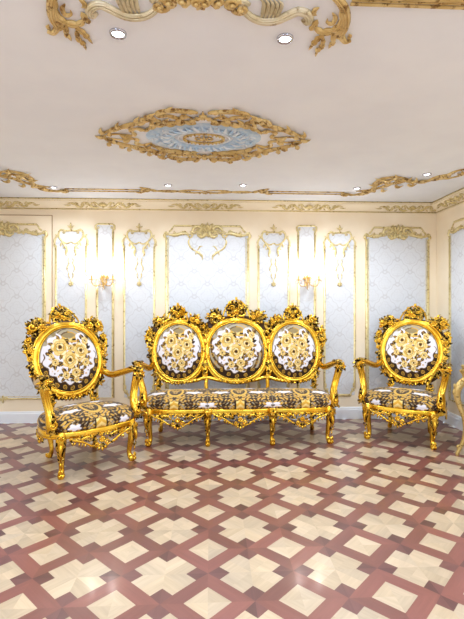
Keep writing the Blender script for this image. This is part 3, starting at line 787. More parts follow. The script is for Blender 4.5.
def medallion(x, y, shoulders=False):
    """x,y in -1..1"""
    r = hypot(x, y)
    for i, (cx_, cy_, R) in enumerate(ROSES):
        c = rose(x-cx_, y-cy_, R, i*1.3)
        if c: return c
    for (lx, ly, a, L, w, c) in LEAVES:
        dx, dy = x-lx, y-ly; p = dx*cos(a)+dy*sin(a); q_ = -dx*sin(a)+dy*cos(a)
        if abs(p) < L and abs(q_) < w*(1-(p/L)**2):
            return GOLDC if abs(q_) < .008 else c
    # urn like scrolls at the top
    if y > .50:
        cap = .62+.75*abs(x)**1.3
        if y > cap and abs(x) < .62:
            e = hypot(x, (y-.62)*1.3)
            if abs(e-.30) < .02 or abs(e-.44) < .015: return GOLDC if x > 0 else BROWN
            return GREY if sin(9*abs(x)+14*y) > .1 else TAN
        if abs(x) < .24: return (DARK if abs(y-.60) < .03 else PALE2) if hypot(x, y-.66) > .12 else PALE
    th = atan2(y, x)
    lim = .90+.045*sin(14*th)
    if y < -.05:
        lim -= .10*min(1, (-.05-y)*2)
        if shoulders: lim -= .22*max(0, abs(x)-.35)
    if r > lim:
        if y > .45: return GREY if sin(20*th) > -.2 else TAN
        if y > -.05 and not shoulders: return GROUND if r < .95 else GREY
        n = 11 if not shoulders else 9; ta = (th*n/pi-.5); f = ta-round(ta); e = hypot(f*pi/n*r, (r-(lim+1)/2)*1.1)
        if abs(e-.055) < .012: return GOLDC
        if shoulders and abs(x) > .5 and y > -.62: return GREY if sin(40*r+6*th) > 0 else BROWN
        return PALE2 if e < .018 else DARK
    if r > lim-.035 and y < .2: return BROWN
    # scattered buds
    k = sin(17*x+3*sin(9*y))*sin(19*y+2*sin(11*x))
    if r < .72 and k > .80: return BROWN
    if r < .72 and k < -.86: return GOLDC
    return GROUND
def blob(dx, dy, rx, ry):
    a = atan2(dy/ry, dx/rx); return hypot(dx/rx, dy/ry) < 1+.22*cos(5*a+1)
def seat_scroll(x, y):
    k = sin(74*x+2.4*sin(47*y))*sin(68*y+2.4*sin(43*x)); j = sin(120*x+60*y)*sin(100*y-45*x)
    if k > .40: return GOLDC if j > -.3 else PALE2
    if k < -.02: return DARK if j > -.5 else BROWN
    if j > .4: return GREY
    return TAN if k > .26 else BROWN
def seat_colour(x, y, t, depth, single):
    """x across one bay (-.35...35), y towards the back, t: 0 on the boxing bottom to 1 at the top edge, >1 on the top"""
    ax = abs(x)
    if t < 1:                                  # front boxing
        if single: w = blob(ax-.235, (t-.45)*.10, .050, .034)
        else: w = blob(ax-.35, (t-.5)*.10, .085, .036)
        if w:
            if not single and blob(ax-.35, (t-.45)*.10, .02, .012): return DARK
            return GROUND
        if ax < .06: return (GOLDC if sin(70*ax+9*t) > -.1 else PALE) if ax < .045 else DARK
        if abs(hypot(ax-.02, (t-.1)*.12)-.09) < .007: return GREY
        return seat_scroll(ax, t*.11+.3)
    d = depth
    # top
    if blob(ax-.20, d-.20, .085, .033) or blob(ax-.13, d-.40, .06, .03): return GROUND
    if ax < .10 and .08 < d < .40 and abs(hypot(ax, (d-.24)*.6)-.08) < .012: return PALE2
    return seat_scroll(ax, d)
def add_pattern(o, cols):
    at = o.data.attributes.new('pattern', 'FLOAT_COLOR', 'POINT')
    at.data.foreach_set('color', [v for c in cols for v in (c[0], c[1], c[2], 1.)])
def oval_cushion(name, parent, m4, rx, rz, dome, power=2., shoulders=False, na=220, nr=74):
    q = MB(m4); vs = [(0, 0, dome)]; cols = [medallion(0, 0)]; fs = []
    for i in range(1, nr+1):
        r = i/nr; z = dome*(1-r**3.0)**.8 if r < 1 else 0
        for j in range(na):
            a = 2*pi*j/na; c_, s_ = cos(a), sin(a)
            k = (abs(c_)**power+abs(s_)**power)**(-1/power)
            X, Y = k*c_*r, k*s_*r
            vs.append((X*rx, Y*rz, z)); cols.append(medallion(X, Y, shoulders) if r < .985 else DARK)
    for j in range(na): fs.append((0, 1+j, 1+(j+1) % na))
    for i in range(nr-1):
        for j in range(na):
            a, b_ = 1+i*na+j, 1+i*na+(j+1) % na
            fs.append((a, a+na, b_+na, b_))
    # rear face closes the pad
    o0 = len(vs)
    for j in range(na):
        x, y, z = vs[1+(nr-1)*na+j]; vs.append((x, y, -.03)); cols.append(BROWN)
    for j in range(na):
        a, b_ = 1+(nr-1)*na+j, 1+(nr-1)*na+(j+1) % na
        fs.append((a, o0+j, o0+(j+1) % na, b_))
    fs.append(tuple(reversed(range(o0, o0+na))))
    q.add(vs, fs); o = q.build(name, M['tapestry'], parent); add_pattern(o, cols); return o
def seat_cushion(parent, outline, spine, z0, zside, ztop, na, nr, bay, single, yfront):
    """outline(a)->(x,y); rings from the bottom edge over the boxing to the spine"""
    vs = []; cols = []; fs = []; ns = 16; N = ns+nr
    for i in range(N+1):
        for j in range(na):
            x, y = outline(2*pi*j/na)
            if i <= ns:
                t = i/ns; bul = .016*sin(pi*t); z = z0+(zside-z0)*t; k = 1.
                l = hypot(x, y); sx, sy = spine(x, y); nx, ny = x-sx, y-sy; l = hypot(nx, ny) or 1
                px_, py_ = x+nx/l*bul, y+ny/l*bul; T = t
            else:
                t = (i-ns)/nr; sx, sy = spine(x, y); k = 1-t
                px_, py_ = sx+(x-sx)*k, sy+(y-sy)*k; z = zside+(ztop-zside)*(1-(1-t)**2.2)**.75; T = 1.5
            vs.append((px_, py_, z))
            xx = px_ if single else ((px_+bay/2) % bay)-bay/2
            cols.append(seat_colour(xx, py_, T if T > 1 else T*.999, py_-yfront, single))
    for i in range(N):
        for j in range(na):
            a, b_ = i*na+j, i*na+(j+1) % na; fs.append((a, b_, b_+na, a+na))
    fs.append(tuple(range(na)))
    q = MB(); q.add(vs, fs); o = q.build('seat_cushion', M['tapestry'], parent); add_pattern(o, cols); return o

# ------------------------------------------------------------------ carved gilt furniture
GA = [M['gilt'], M['antique'], M['gap_shade']]
def crest(q, cx, cy, w, h, seed, z=0.):
    """shell topped carved crest, base centre at cx,cy"""
    cluster(q, cx, cy+h*.45, w*.5, h*.50, int(30*w/.22), seed, z, 1.0)
    for g in (-1, 1):
        q.stroke([(cx+g*w*.52, cy), (cx+g*w*.50, cy+h*.25), (cx+g*w*.40, cy+h*.55), (cx+g*w*.25, cy+h*.78), (cx+g*w*.10, cy+h*.90), (cx+g*w*.06, cy+h*.76)], .011, z+.012, 0, mi=0, taper=(.5, .5))
        q.volute(cx+g*w*.16, cy+h*.52, w*.11, 0 if g > 0 else pi, 1.3, .009, z+.016, g, mi=0)
        for k in range(4):
            a = pi/2-g*(.25+.38*k); q.leaf(cx+g*w*.12*k, cy+h*(.93-.14*k), a, .038, .024, z+.01, .5, mi=k % 2)
        q.stroke([(cx+g*.01, cy+h*.18), (cx+g*w*.2, cy+h*.1), (cx+g*w*.36, cy+h*.22), (cx+g*w*.30, cy+h*.36)], .010, z+.016, 3, mi=0)
    q.leaf(cx, cy+h*.84, pi/2, .05, .032, z+.01, .5, mi=0); q.flower(cx, cy+h*.32, w*.14, z+.018, 6, .3, mi=0); q.flower(cx, cy+h*.70, w*.11, z+.018, 7, mi=1)
def cabriole(parent, x, y, ztop, dx, dy, name='leg', R=1., carve=True, straight=False):
    """leg whose foot stands at x,y; dx,dy: outward direction"""
    l = hypot(dx, dy) or 1; dx, dy = dx/l, dy/l; q = MB()
    k = .35 if straight else 1.
    prof = [(.0, ztop, .040), (.012, ztop-.05, .044), (.020, ztop*.74, .042), (.012, ztop*.55, .034), (-.006, ztop*.36, .026), (-.016, ztop*.22, .022), (-.006, ztop*.12, .025), (.010, .03, .031), (.016, .012, .028), (.016, .0, .022)]
    pts = spline([(x+dx*(d*k-.0), y+dy*(d*k), z) for d, z, r_ in prof], 30)
    rr = [v[0]*R for v in spline([(r_, 0, 0) for d, z, r_ in prof], 30)]
    pts[-1].z = 0
    q.sweep(pts, rr, 10, 1., Vector((dx, dy, 0)).cross(Vector((0, 0, 1))).normalized() if not straight else Vector((0, 1, 0)), mi=0)
    # scrolled toe
    F4 = frame(x+dx*.0, y+dy*.0, 0, (dx, dy, 0), (0, 0, 1))
    sv = q.M; q.M = F4
    for g in (-1, 1):
        q.volute(.030*k+.006, .028, .017, -pi/2, 1.2, .009, g*.012-.004, 1, mi=0, flat=1.)
    if carve:
        # acanthus on knee and shin, on the outward face
        q.M = frame(x+dx*(.02*k+.034), y+dy*(.02*k+.034), 0, (-dy, dx, 0), (0, 0, 1))
        for g in (-1, 1):
            q.stroke([(g*.005, ztop-.02), (g*.028, ztop-.05), (g*.030, ztop*.70), (g*.014, ztop*.56), (g*.018, ztop*.5)], .010, -.004, 3, mi=1)
            q.volute(g*.022, ztop-.055, .017, 0, 1.2, .006, .004, g, mi=0)
            q.leaf(g*.006, ztop*.36, pi/2-g*.35, .06, .02, -.016, .5, mi=1)
            q.leaf(g*.004, .09, -pi/2+g*.3, .06, .022, -.012, .3, mi=0)
        q.leaf(0, ztop*.80, -pi/2, ztop*.34, .034, .0, .25, mi=0); q.flower(0, ztop-.035, .022, .006, 6, mi=0)
        q.leaf(0, ztop*.26, pi/2, .05, .02, -.014, .4, mi=0)
    q.M = sv
    return q.build(name, GA, parent)
def apron(q, w, drop, seed, z=0.):
    """pierced carved apron hanging below y=0, centred on x=0"""
    r = random.Random(seed)
    for g in (-1, 1):
        q.stroke([(g*w*.48, -.004), (g*w*.42, -.03), (g*w*.30, -.055), (g*w*.18, -drop*.62), (g*w*.07, -drop*.80)], .010, z+.006, 0, mi=0, taper=(.6, .6))
        q.stroke([(g*w*.40, -.008), (g*w*.32, -.03), (g*w*.22, -.02), (g*w*.14, -.045), (g*w*.20, -.06)], .009, z+.004, 3, mi=0)
        for k in range(9):
            t = (k+.5)/9; x = g*w*.48*(1-t); dd = .035+(drop-.055)*t**1.2
            if k % 2: q.volute(x, -dd*.55, .016, r.uniform(0, 6), 1.2, .006, z+.002, g, mi=k % 2)
            else: q.flower(x, -dd*.50, .018, z+.004, 5, mi=1)
            q.leaf(x, -dd*.9, -pi/2+g*r.uniform(-.2, .9), .040, .020, z, .4, mi=0 if k % 3 else 1)
        q.volute(g*.045, -drop*.62, .026, 0, 1.3, .009, z+.008, g, mi=0)
        q.leaf(g*.02, -drop*.75, -pi/2+g*.5, .045, .024, z+.006, .4, mi=0)
    n = int(w/.034)
    for i in range(n):
        x = (i+.5-n/2)*w/n; q.volute(x, -.016, .015, r.uniform(0, 6), 1.1, .006, z, 1 if i % 2 else -1, mi=i % 2)
        q.leaf(x+.012, -.010, -pi/2+r.uniform(-.7, .7), .040, .020, z, .4, mi=(i+1) % 2)
    q.flower(0, -drop*.40, .034, z+.01, 7, mi=0); q.flower(0, -drop*.72, .026, z+.012, 6, mi=1)
    q.leaf(0, -drop*.80, -pi/2, .045, .028, z+.006, .4, mi=0)
def arm_piece(parent, g, back, hand, foot, zrail):
    """armrest from the back frame to the hand scroll, then the S shaped post down to the seat rail"""
    bx, by, bz = back; hx, hy, hz = hand; fx, fy = foot; q = MB()
    pts = spline([(bx, by, bz), (bx+(hx-bx)*.30, by+(hy-by)*.25, bz-.035), (bx+(hx-bx)*.65, by+(hy-by)*.58, hz-.035), (bx+(hx-bx)*.92, by+(hy-by)*.86, hz+.004), (hx+g*.005, hy-.012, hz-.004), (hx+g*.004, hy-.035, hz-.03)], 26)
    q.sweep(pts, [.034+.005*sin(6*i/25) for i in range(26)], 10, .9, mi=0)
    q.M = Matrix()
    # post
    pts = spline([(hx, hy-.010, hz-.010), (hx-g*.002, hy+.004, hz-.07), (hx+(fx-hx)*.35-g*.006, hy+.012, hz-.17), (hx+(fx-hx)*.7-g*.012, hy-.01, hz-.27), (fx, fy+.02, zrail+.10), (fx, fy+.01, zrail+.0)], 24)
    rr = [.040, .040, .036, .038, .046, .042]; R = [v[0] for v in spline([(a, 0, 0) for a in rr], 24)]
    q.sweep(pts, R, 10, 1., Vector((0, 1, 0)), mi=0)
    # fluting
    for k in (-1, 0, 1):
        q.sweep([p+Vector((k*.020, -.030+.006*abs(k), 0)) for p in pts[1:-1]], .011, 6, mi=0)
    # leaves over the hand rest and side of it
    q.M = frame(hx, hy-.035, hz-.01, (1, 0, 0), (0, .35, 1))
    cluster(q, 0, -.018, .058, .052, 16, 5+g, .004, 1., False)
    q.M = frame(hx, hy+.03, hz+.018, (g*.3, -1, 0), (g, .3, 0)) if g > 0 else frame(hx, hy+.03, hz+.018, (-.3, -1, 0), (1, -.3, 0))
    for s in (-1, 0, 1): q.leaf(-.09, s*.018, s*.25, .13, .034, 0, .25, mi=1)
    q.M = frame(hx+g*.028, hy, hz-.02, (0, g*1., 0), (0, 0, 1))
    q.volute(0, -.005, .028, 0, 1.3, .010, 0, -g, mi=0); q.leaf(.03, 0, 0.2, .07, .03, mi=1)
    # scroll where the post meets the rail
    q.M = frame(fx+g*.004, fy-.034, zrail+.05, (1, 0, 0), (0, 0, 1))
    q.volute(0, .02, .038, pi/2, 1.4, .014, 0, g, mi=0); q.leaf(0, .04, pi/2, .09, .036, .0, .3, mi=1); cluster(q, g*.0, -.03, .035, .03, 8, 11, -.004, .7, False)
    return q.build('armrest', GA, parent)
def rail_strip(q, pts, h, th, z0, mi=0):
    """vertical band following plan points, closed ends, with bead on both edges"""
    n = len(pts); vs = []; fs = []
    for i, (x, y) in enumerate(pts):
        a, b_ = pts[max(i-1, 0)], pts[min(i+1, n-1)]; tx, ty = b_[0]-a[0], b_[1]-a[1]; l = hypot(tx, ty) or 1
        nx, ny = ty/l, -tx/l
        prof = [(0, 0), (th*.3, -.004), (th, .004), (th*.75, h*.3), (th*1.05, h*.75), (th*.5, h), (-th, h), (-th, 0)]
        for d, z in prof: vs.append((x+nx*d, y+ny*d, z0+z))
    m = 8
    for i in range(n-1):
        for j in range(m): fs.append((i*m+j, (i+1)*m+j, (i+1)*m+(j+1) % m, i*m+(j+1) % m))
    fs.append(tuple(reversed(range(m)))); fs.append(tuple((n-1)*m+j for j in range(m)))
    q.add(vs, fs, mi)
def pearl_ring(q, rx, ry, n, r, z, cx=0, cy=0, mi=1):
    for i in range(n):
        a = 2*pi*i/n; q.ball((cx+rx*cos(a), cy+ry*sin(a), z), r, (1, 1, .8), 6, 4, mi=mi)
def oval(rx, ry, p=2., n=64, cx=0, cy=0, z=0):
    out = []
    for j in range(n):
        a = 2*pi*j/n; c_, s_ = cos(a), sin(a); k = (abs(c_)**p+abs(s_)**p)**(-1/p); out.append((cx+k*c_*rx, cy+k*s_*ry, z))
    return out

# ---- the armchair
def make_chair(label, loc, rz):
    root = thing('armchair', label, 'armchair', loc, rz, 'throne armchairs')
    ZR = .345
    # seat outline: wide rounded front, narrower rear
    def outl(a, k=1.):
        c_, s_ = cos(a), sin(a); p = 2.7
        r = (abs(c_)**p+abs(s_)**p)**(-1/p); x, y = r*c_, r*s_
        w = .422-.045*y
        return (x*w*k, (y*(.335 if y < 0 else .30)-.02)*k)
    seat_cushion(root, outl, lambda x, y: (x*.25, 0), .392, .475, .545, 420, 46, .7, True, -.355)
    q = MB(); pts = [outl(2*pi*i/96, 1.) for i in range(97)]
    pts = [outl(pi+2*pi*i/96) for i in range(97)]
    rail_strip(q, pts, .055, .018, ZR, 0)
    q.sweep([(x*1.02, y*1.02, ZR+.002) for x, y in pts[:-1]], .010, 6, 1., closed=True, mi=0)
    q.build('seat_rail', GA, root)
    q = MB(frame(0, -.372, ZR+.012, (1, 0, 0), (0, 0, 1))); apron(q, .60, .16, 1); q.build('apron', GA, root)
    for g in (-1, 1):
        q = MB(frame(g*.416, -.01, ZR+.012, (-.10, g, 0) if g > 0 else (-.10, -1, 0), (0, 0, 1))); apron(q, .27, .075, 2); q.build('apron', GA, root)
    for g in (-1, 1):
        cabriole(root, g*.331, -.287, ZR+.05, g*.5, -1, R=1.05)
        cabriole(root, g*.225, .285, ZR+.05, g*.3, 1, carve=False, R=.9)
    # back, raked
    bk = Matrix.Translation((0, .265, 0)) @ Matrix.Translation((0, 0, .40)) @ Matrix.Rotation(radians(-14), 4, 'X') @ Matrix.Translation((0, 0, -.40)) @ back_plane(0, 0, 0)
    cz = .955; rx, rz_ = .305, .330
    oval_cushion('back_cushion', root, bk @ Matrix.Translation((0, cz, .012)), rx, rz_, .045)
    q = MB(bk @ Matrix.Translation((0, cz, 0)))
    q.add([(x, y, .0) for x, y, _ in oval(rx+.01, rz_+.01)]+[(x, y, -.03) for x, y, _ in oval(rx+.01, rz_+.01)], [tuple(range(64)), tuple(reversed(range(64, 128)))], 2)
    q.sweep(oval(rx+.030, rz_+.030, 2., 72), .030, 10, .85, ZN, True, 0)
    q.sweep(oval(rx+.004, rz_+.004, 2., 72, z=.020), .007, 6, 1, ZN, True, 0)
    q.sweep(oval(rx+.056, rz_+.052, 2.2, 72), .013, 8, 1., ZN, True, 0)
    pl = oval(rx+.085, rz_+.075, 2.5, 72)
    q.add([(x, y, -.012) for x, y, _ in pl]+[(x, y, -.032) for x, y, _ in pl], [tuple(range(72)), tuple(reversed(range(72, 144)))]+[(i, 72+i, 72+(i+1) % 72, (i+1) % 72) for i in range(72)], 2)
    # uprights to the seat
    q.M = bk
    for g in (-1, 1):
        q.stroke([(g*.26, .76), (g*.23, .66), (g*.20, .58), (g*.215, .48), (g*.225, .40)], .026, 0, 0, taper=(.8, .9), mi=0)
        q.stroke([(g*.30, .80), (g*.27, .70), (g*.20, .62), (g*.10, .585), (0, .59)], .018, .0, 0, taper=(.7, .8), mi=0)
    q.build('back_frame', GA, root)
    q = MB(bk @ Matrix.Translation((0, 1.305, -.012)) @ Matrix.Rotation(radians(-28), 4, 'X'))
    crest(q, 0, 0, .295, .300, 3)
    q.build('crest', GA, root)
    for g in (-1, 1):
        q = MB(bk)
        cluster(q, g*.285, 1.300, .125, .10, 38, 4+g, -.012, 1.15)
        q.volute(g*.345, 1.30, .042, 0, 1.3, .013, .020, g, mi=0); q.flower(g*.25, 1.295, .045, .022, 6, mi=0)
        q.flower(g*.31, 1.35, .032, .022, 6, mi=1); q.flower(g*.37, 1.25, .03, .02, 5, mi=0)
        # side garland
        cluster(q, g*.380, 1.10, .046, .115, 22, 9+g, 0, 1.05)
        cluster(q, g*.362, .89, .040, .10, 18, 12+g, 0, 1.)
        q.stroke([(g*.370, 1.21), (g*.41, 1.17), (g*.425, 1.10), (g*.410, 1.02), (g*.385, .95)], .010, .01, 0, mi=0)
        q.volute(g*.395, 1.17, .032, 0, 1.2, .010, .014, g, mi=0); q.volute(g*.39, .98, .028, 0, 1.2, .009, .014, -g, mi=0)
        q.flower(g*.385, 1.07, .032, .018, 6, mi=0)
        # lower carving
        cluster(q, g*.29, .70, .060, .06, 14, 14+g, .004, .9, False)
        cluster(q, g*.22, .53, .038, .08, 12, 17+g, .010, .8)
        q.leaf(g*.16, .615, pi-0 if g < 0 else 0, .08, .03, .014, mi=1)
        q.build('side_carving', GA, root)
    q = MB(bk)
    for k in range(-5, 6): q.leaf(k*.033, .575+.0012*k*k, -pi/2+k*.12, .045, .030, .010, .4, mi=abs(k) % 2)
    for g in (-1, 1): q.volute(g*.08, .582, .026, 0, 1.3, .009, .014, g, mi=0); q.volute(g*.17, .62, .026, 0, 1.3, .009, .014, -g, mi=0)
    q.flower(0, .58, .034, .018, 7, mi=0)
    q.build('lower_carving', GA, root)
    for g in (-1, 1): arm_piece(root, g, (g*.34, .33, .80), (g*.448, -.20, .845), (g*.405, -.270), ZR+.05)
    return root
chair = make_chair('gilt armchair with floral tapestry at the left, turned towards the sofa', (-1.213, 4.274, 0), radians(38.7))
dup(chair, (2.205, 4.86, 0), radians(-35.0), 'gilt armchair with floral tapestry at the right, beside the gold console table', 'throne armchairs')

# ---- the sofa
def make_sofa(loc):
    root = thing('sofa', 'three-seat gilt sofa with floral tapestry and carved crests against the back wall', 'sofa', loc)
    ZR = .345; BAY = .70; YF = -.315
    def outl(a, k=1.):
        c_, s_ = cos(a), sin(a); p = 5.
        r = (abs(c_)**p+abs(s_)**p)**(-1/p); x, y = r*c_, r*s_
        X = x*1.045
        if y < 0:
            Y = y*.29-.0; f = min(1, -y*1.2)**3
            Y -= f*(.030*abs(cos(pi*X/BAY))-.004)
        else: Y = y*.27; X *= 1-.05*y
        return (X*k, Y*k)
    seat_cushion(root, outl, lambda x, y: (x*.80, 0.), .395, .475, .54, 1000, 40, BAY, False, YF)
    # piping over the two seams
    for g in (-1, 1):
        q = MB()
        q.sweep(spline([(g*.35, -.292, .40), (g*.35, -.302, .44), (g*.35, -.29, .48), (g*.35, -.20, .522), (g*.35, -.05, .541), (g*.35, .10, .541), (g*.35, .22, .51)], 26), .004, 6)
        q.build('seam_piping', M['piping'], root)
    q = MB(); pts = [outl(pi+2*pi*i/240) for i in range(241)]
    rail_strip(q, pts, .055, .018, ZR, 0)
    q.sweep([(x*1.012, y*1.03, ZR+.002) for x, y in pts[:-1]], .010, 6, closed=True, mi=0)
    q.build('seat_rail', GA, root)
    for i, cx_ in enumerate((-.66, 0, .66)):
        q = MB(frame(cx_, -.332, ZR+.012, (1, 0, 0), (0, 0, 1))); apron(q, .58, .165, 21+i); q.build('apron', GA, root)
    for g in (-1, 1):
        q = MB(frame(g*1.055, 0, ZR+.012, (0, g, 0), (0, 0, 1))); apron(q, .38, .09, 25); q.build('apron', GA, root)
    for g in (-1, 1):
        cabriole(root, g*.965, -.25, ZR+.05, g*.6, -1, R=1.05)
        cabriole(root, g*.345, -.275, ZR+.05, g*.05, -1, R=.95)
        cabriole(root, g*.90, .25, ZR+.05, g*.3, 1, carve=False, R=.9)
    for g in (-1, 1):
        q = MB(); q.box((g*.345-.038, -.355, ZR-.03), (g*.345+.038, -.30, ZR+.062), 0)
        q.M = frame(g*.345, -.357, ZR+.016, (1, 0, 0), (0, 0, 1))
        for k in range(6): q.leaf(0, 0, k*pi/3+pi/6, .042, .024, 0, .3, mi=k % 2)
        q.flower(0, 0, .020, .006, 6, mi=0); q.build('leg_block', GA, root)
    bk = Matrix.Translation((0, .255, 0)) @ Matrix.Translation((0, 0, .40)) @ Matrix.Rotation(radians(-9), 4, 'X') @ Matrix.Translation((0, 0, -.40)) @ back_plane(0, 0, 0)
    meds = [(-.695, .95, .270, .325, 2.1, False), (0, .955, .332, .338, 2.25, True), (.695, .95, .270, .325, 2.1, False)]
    for cx_, cz, rx, rz_, p, sh in meds:
        oval_cushion('back_cushion', root, bk @ Matrix.Translation((cx_, cz, .012)), rx, rz_, .045, p, sh)
    q = MB()
    for cx_, cz, rx, rz_, p, sh in meds:
        q.M = bk @ Matrix.Translation((cx_, cz, 0))
        q.add([(x, y, .0) for x, y, _ in oval(rx+.01, rz_+.01, p)]+[(x, y, -.03) for x, y, _ in oval(rx+.01, rz_+.01, p)], [tuple(range(64)), tuple(reversed(range(64, 128)))], 2)
        q.sweep(oval(rx+.028, rz_+.028, p, 72), .028, 10, .85, ZN, True, 0)
        q.sweep(oval(rx+.004, rz_+.004, p, 72, z=.020), .007, 6, 1, ZN, True, 0)
        q.sweep(oval(rx+.052, rz_+.052, p, 72), .014, 8, 1., ZN, True, 0)
    q.M = bk
    # dark backing behind the three medallions, painted as shade between the carvings
    up = [(-1.04, .80), (-1.06, .95), (-1.065, 1.10), (-1.02, 1.24), (-.93, 1.32), (-.80, 1.345), (-.695, 1.36), (-.55, 1.345), (-.44, 1.31), (-.385, 1.29), (-.30, 1.34), (-.15, 1.375), (0, 1.385)]
    dn = [(-1.04, .80), (-.98, .70), (-.88, .62), (-.70, .588), (-.52, .60), (-.36, .625), (-.18, .60), (0, .588)]
    fu = spline([(a, b_, 0) for a, b_ in up], 40); fd = spline([(a, b_, 0) for a, b_ in dn], 40)
    ring = [(p.x, p.y) for p in fu]+[(-p.x, p.y) for p in reversed(fu[:-1])]+[(-p.x, p.y) for p in fd[1:]]+[(p.x, p.y) for p in reversed(fd[1:-1])]
    m_ = len(ring); q.add([(x, y, -.008) for x, y in ring]+[(x, y, -.032) for x, y in ring], [tuple(range(m_)), tuple(reversed(range(m_, 2*m_)))]+[(i, m_+i, m_+(i+1) % m_, (i+1) % m_) for i in range(m_)], 2)
    # bottom rail and dividers
    q.sweep(spline([(-.98, .72, 0), (-.86, .61, 0), (-.70, .585, 0), (-.50, .60, 0), (-.36, .635, 0), (-.2, .60, 0), (0, .585, 0), (.2, .60, 0), (.36, .635, 0), (.50, .60, 0), (.70, .585, 0), (.86, .61, 0), (.98, .72, 0)], 70), .024, 8, .8, ZN, mi=0)
    for g in (-1, 1):
        q.stroke([(g*.378, .60), (g*.385, .75), (g*.383, .95), (g*.385, 1.12), (g*.375, 1.27)], .042, -.006, 0, .5, taper=(.9, .8), mi=0)
        for x in (.36, .93): q.stroke([(g*x, .64), (g*(x+.01), .55), (g*x, .47), (g*(x-.005), .395)], .024, 0, 0, taper=(.9, .9), mi=0)
    q.build('back_frame', GA, root)
    # crests, one over each medallion
    for cx_, w, h, zb, sd in ((-.715, .23, .205, 1.315, 31), (0, .31, .25, 1.345, 32), (.695, .23, .205, 1.315, 33)):
        q = MB(bk); crest(q, cx_, zb, w, h, sd); q.build('crest', GA, root)
    def bunch(x, z, rx, rz_, n):
        q = MB(bk); cluster(q, x, z, rx, rz_, n, int(50+x*10), 0., 1.1)
        s = 1 if x > 0 else -1; q.volute(x+s*.01, z+.02, .040, 0, 1.3, .013, .020, s, mi=0); q.flower(x-s*.05, z-.01, .036, .020, 6, mi=0); q.flower(x+s*.05, z-.02, .030, .020, 6, mi=1)
        q.build('flower_carving', GA, root)
    for b_ in ((-.915, 1.30, .11, .085, 32), (-.52, 1.315, .10, .080, 28), (-.26, 1.37, .115, .092, 32), (.26, 1.37, .115, .092, 32), (.50, 1.315, .10, .080, 28), (.915, 1.30, .11, .085, 32)): bunch(*b_)
    for g in (-1, 1):
        q = MB(bk)
        cluster(q, g*1.04, 1.13, .055, .12, 26, 60+g, 0, 1.1); cluster(q, g*1.02, .93, .045, .10, 18, 63+g, 0, 1.)
        q.stroke([(g*1.0, 1.24), (g*1.07, 1.19), (g*1.09, 1.11), (g*1.07, 1.02), (g*1.035, .96)], .010, .01, 0, mi=0)
        q.volute(g*1.05, 1.19, .030, 0, 1.2, .010, .014, g, mi=0); q.flower(g*1.045, 1.09, .032, .018, 6, mi=0)
        q.build('side_carving', GA, root); q = MB(bk)
        cluster(q, g*.95, .68, .065, .055, 14, 66+g, .006, .9, False); cluster(q, g*.93, .56, .038, .10, 14, 69+g, .01, .8)
        q.build('foot_carving', GA, root)
        q = MB(bk)
        cluster(q, g*.385, 1.22, .055, .09, 18, 72+g, .006, 1., False)
        for k in range(6): q.leaf(g*.383, .66+.09*k, pi/2+(.5 if k % 2 else -.5), .08, .03, .016, .3, mi=k % 2)
        q.flower(g*.383, .70, .034, .018, 6, mi=1); q.flower(g*.383, 1.12, .032, .018, 6, mi=0)
        q.volute(g*.383-.022, .80, .022, 0, 1.2, .008, .018, -1, mi=1); q.volute(g*.383+.022, .80, .022, pi, 1.2, .008, .018, 1, mi=1)
        q.build('divider_carving', GA, root)
    for cx_ in (-.695, 0, .695):
        q = MB(bk)
        for k in range(-6, 7): q.leaf(cx_+k*.033, .585+.0012*k*k, -pi/2+k*.1, .040, .028, .012, .4, mi=abs(k) % 2)
        for g in (-1, 1): q.volute(cx_+g*.08, .59, .024, 0, 1.3, .009, .016, g, mi=0)
        q.build('lower_carving', GA, root)
    for g in (-1, 1): arm_piece(root, g, (g*1.0, .30, .80), (g*1.105, -.17, .85), (g*1.035, -.235), ZR+.05)
    return root
make_sofa((.314, 4.93, 0))

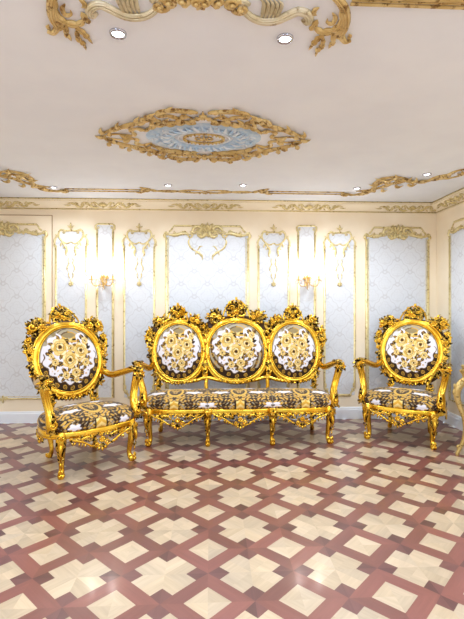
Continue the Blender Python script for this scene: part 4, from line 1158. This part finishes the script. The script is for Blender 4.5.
# ------------------------------------------------------------------ console table on the right
def make_console():
    x0, x1, y0, y1 = 2.47, WALL_R-.05, 3.25, 4.25; H = .905
    root = thing('console_table', 'pale gold console table with an S-curved leg against the right wall', 'table', ((x0+x1)/2, (y0+y1)/2, 0))
    cx_, cy_ = (x0+x1)/2, (y0+y1)/2; hx, hy = (x1-x0)/2, (y1-y0)/2
    q = MB()
    def top(z, k):
        out = []
        for i in range(64):
            a = 2*pi*i/64; p = 7.; c_, s_ = cos(a), sin(a); r_ = (abs(c_)**p+abs(s_)**p)**(-1/p); x, y = r_*c_*(hx-.0), r_*s_*hy
            if x < 0: x += .03*cos(3*pi*y/hy)*min(1, -x/hx)-.0
            out.append((min(x*k, hx), y*k, z))
        return out
    lv = [(H-.045, .93), (H-.04, .97), (H-.02, .985), (H-.015, 1.), (H-.004, 1.), (H, .985)]
    vs = []
    for z, k in lv: vs += top(z, k)
    fs = [(r_*64+i, r_*64+(i+1) % 64, (r_+1)*64+(i+1) % 64, (r_+1)*64+i) for r_ in range(len(lv)-1) for i in range(64)]
    fs += [tuple(reversed(range(64))), tuple((len(lv)-1)*64+i for i in range(64))]
    q.add(vs, fs); q.build('tabletop', M['console'], root, True)
    for sx, sy in ((-1, 1), (-1, -1), (1, 1), (1, -1)):
        q = MB(); fx, fy = sx*(hx-(.02 if sx < 0 else .06)), sy*(hy-.03); ox, oy = (sx, sy*.35); l = hypot(ox, oy); ox, oy = ox/l, oy/l
        k = 1. if sx < 0 else .35
        prof = [(-.005, H-.045, .030), (-.03, H-.09, .026), (-.035, H-.14, .030), (.005, H-.19, .036), (.035, H-.25, .036), (.038, H-.32, .032), (.012, H-.42, .026), (-.025, .38, .024), (-.035, .26, .022), (-.018, .15, .020), (.020, .06, .018), (.036, .02, .018), (.036, 0, .016)]
        pts = spline([(fx+ox*(d*k), fy+oy*(d*k), z) for d, z, r_ in prof], 44); rr = [v[0] for v in spline([(r_, 0, 0) for d, z, r_ in prof], 44)]
        pts[-1].z = 0
        q.sweep(pts, rr, 10, 1., Vector((oy, -ox, 0)))
        q.M = frame(fx+ox*.03*k, fy+oy*.03*k, 0, (ox, oy, 0), (0, 0, 1))
        for s in (-.014, .006):
            q.volute(-.005, .085, .018, pi, 1.3, .009, s, -1, flat=1.); q.volute(.0, H-.26, .032, pi/2, 1.3, .011, s, -1, flat=1.)
        q.M = frame(fx+ox*(.06*k), fy+oy*(.06*k), 0, (-oy, ox, 0), (0, 0, 1))
        for s in (-1, 1): q.leaf(0, H-.23, -pi/2+s*.3, .10, .030, -.0, .2); q.leaf(0, H-.25, pi/2+s*.4, .07, .026, -.004, .2)
        q.build('leg', M['console'], root)
    q = MB()
    for p0, p1 in (((-hx+.03, -hy+.05), (-hx+.03, hy-.05)), ((-hx+.05, hy-.04), (hx-.06, hy-.04)), ((-hx+.05, -hy+.04), (hx-.06, -hy+.04))):
        L = hypot(p1[0]-p0[0], p1[1]-p0[1]); dx, dy = (p1[0]-p0[0])/L, (p1[1]-p0[1])/L
        N = Vector((-dy, dx, 0)); pts = []
        for i in range(25):
            t = i/24; pts.append((p0[0]+dx*L*t, p0[1]+dy*L*t, H-.075-.09*abs(cos(pi*t))**6+.01*cos(6*pi*t)))
        q.sweep(pts, .030, 8, .5, Vector((0, 0, 1)))
        q.sweep([(a, b_, H-.055) for a, b_, c_ in pts], .022, 8, 1.2, Vector((0, 0, 1)))
    q.M = frame(-hx+.012, 0, H-.06, (0, -1, 0), (0, 0, 1)); apron(q, .6, .11, 5)
    q.m = [0]*len(q.m)
    q.build('apron', M['console'], root)
make_console()

# ------------------------------------------------------------------ daylight, camera, view
w = bpy.data.worlds.new('World'); SC.world = w; w.use_nodes = True
bg = w.node_tree.nodes['Background']; bg.inputs[0].default_value = (.80, .90, 1., 1); bg.inputs[1].default_value = 1.0
cam = bpy.data.cameras.new('camera'); co = bpy.data.objects.new('camera', cam); COL.objects.link(co)
cam.sensor_fit = 'HORIZONTAL'; cam.sensor_width = 36; cam.lens = 36*F/464; cam.shift_y = (V0-309.5)/464*1.0
co.location = (0, 0, EYE); co.rotation_euler = (radians(90), 0, -YAW); SC.camera = co
SC.view_settings.view_transform = 'Standard'; SC.view_settings.look = 'None'; SC.view_settings.gamma = 1
SC.view_settings.use_curve_mapping = False; SC.view_settings.exposure = 0.04
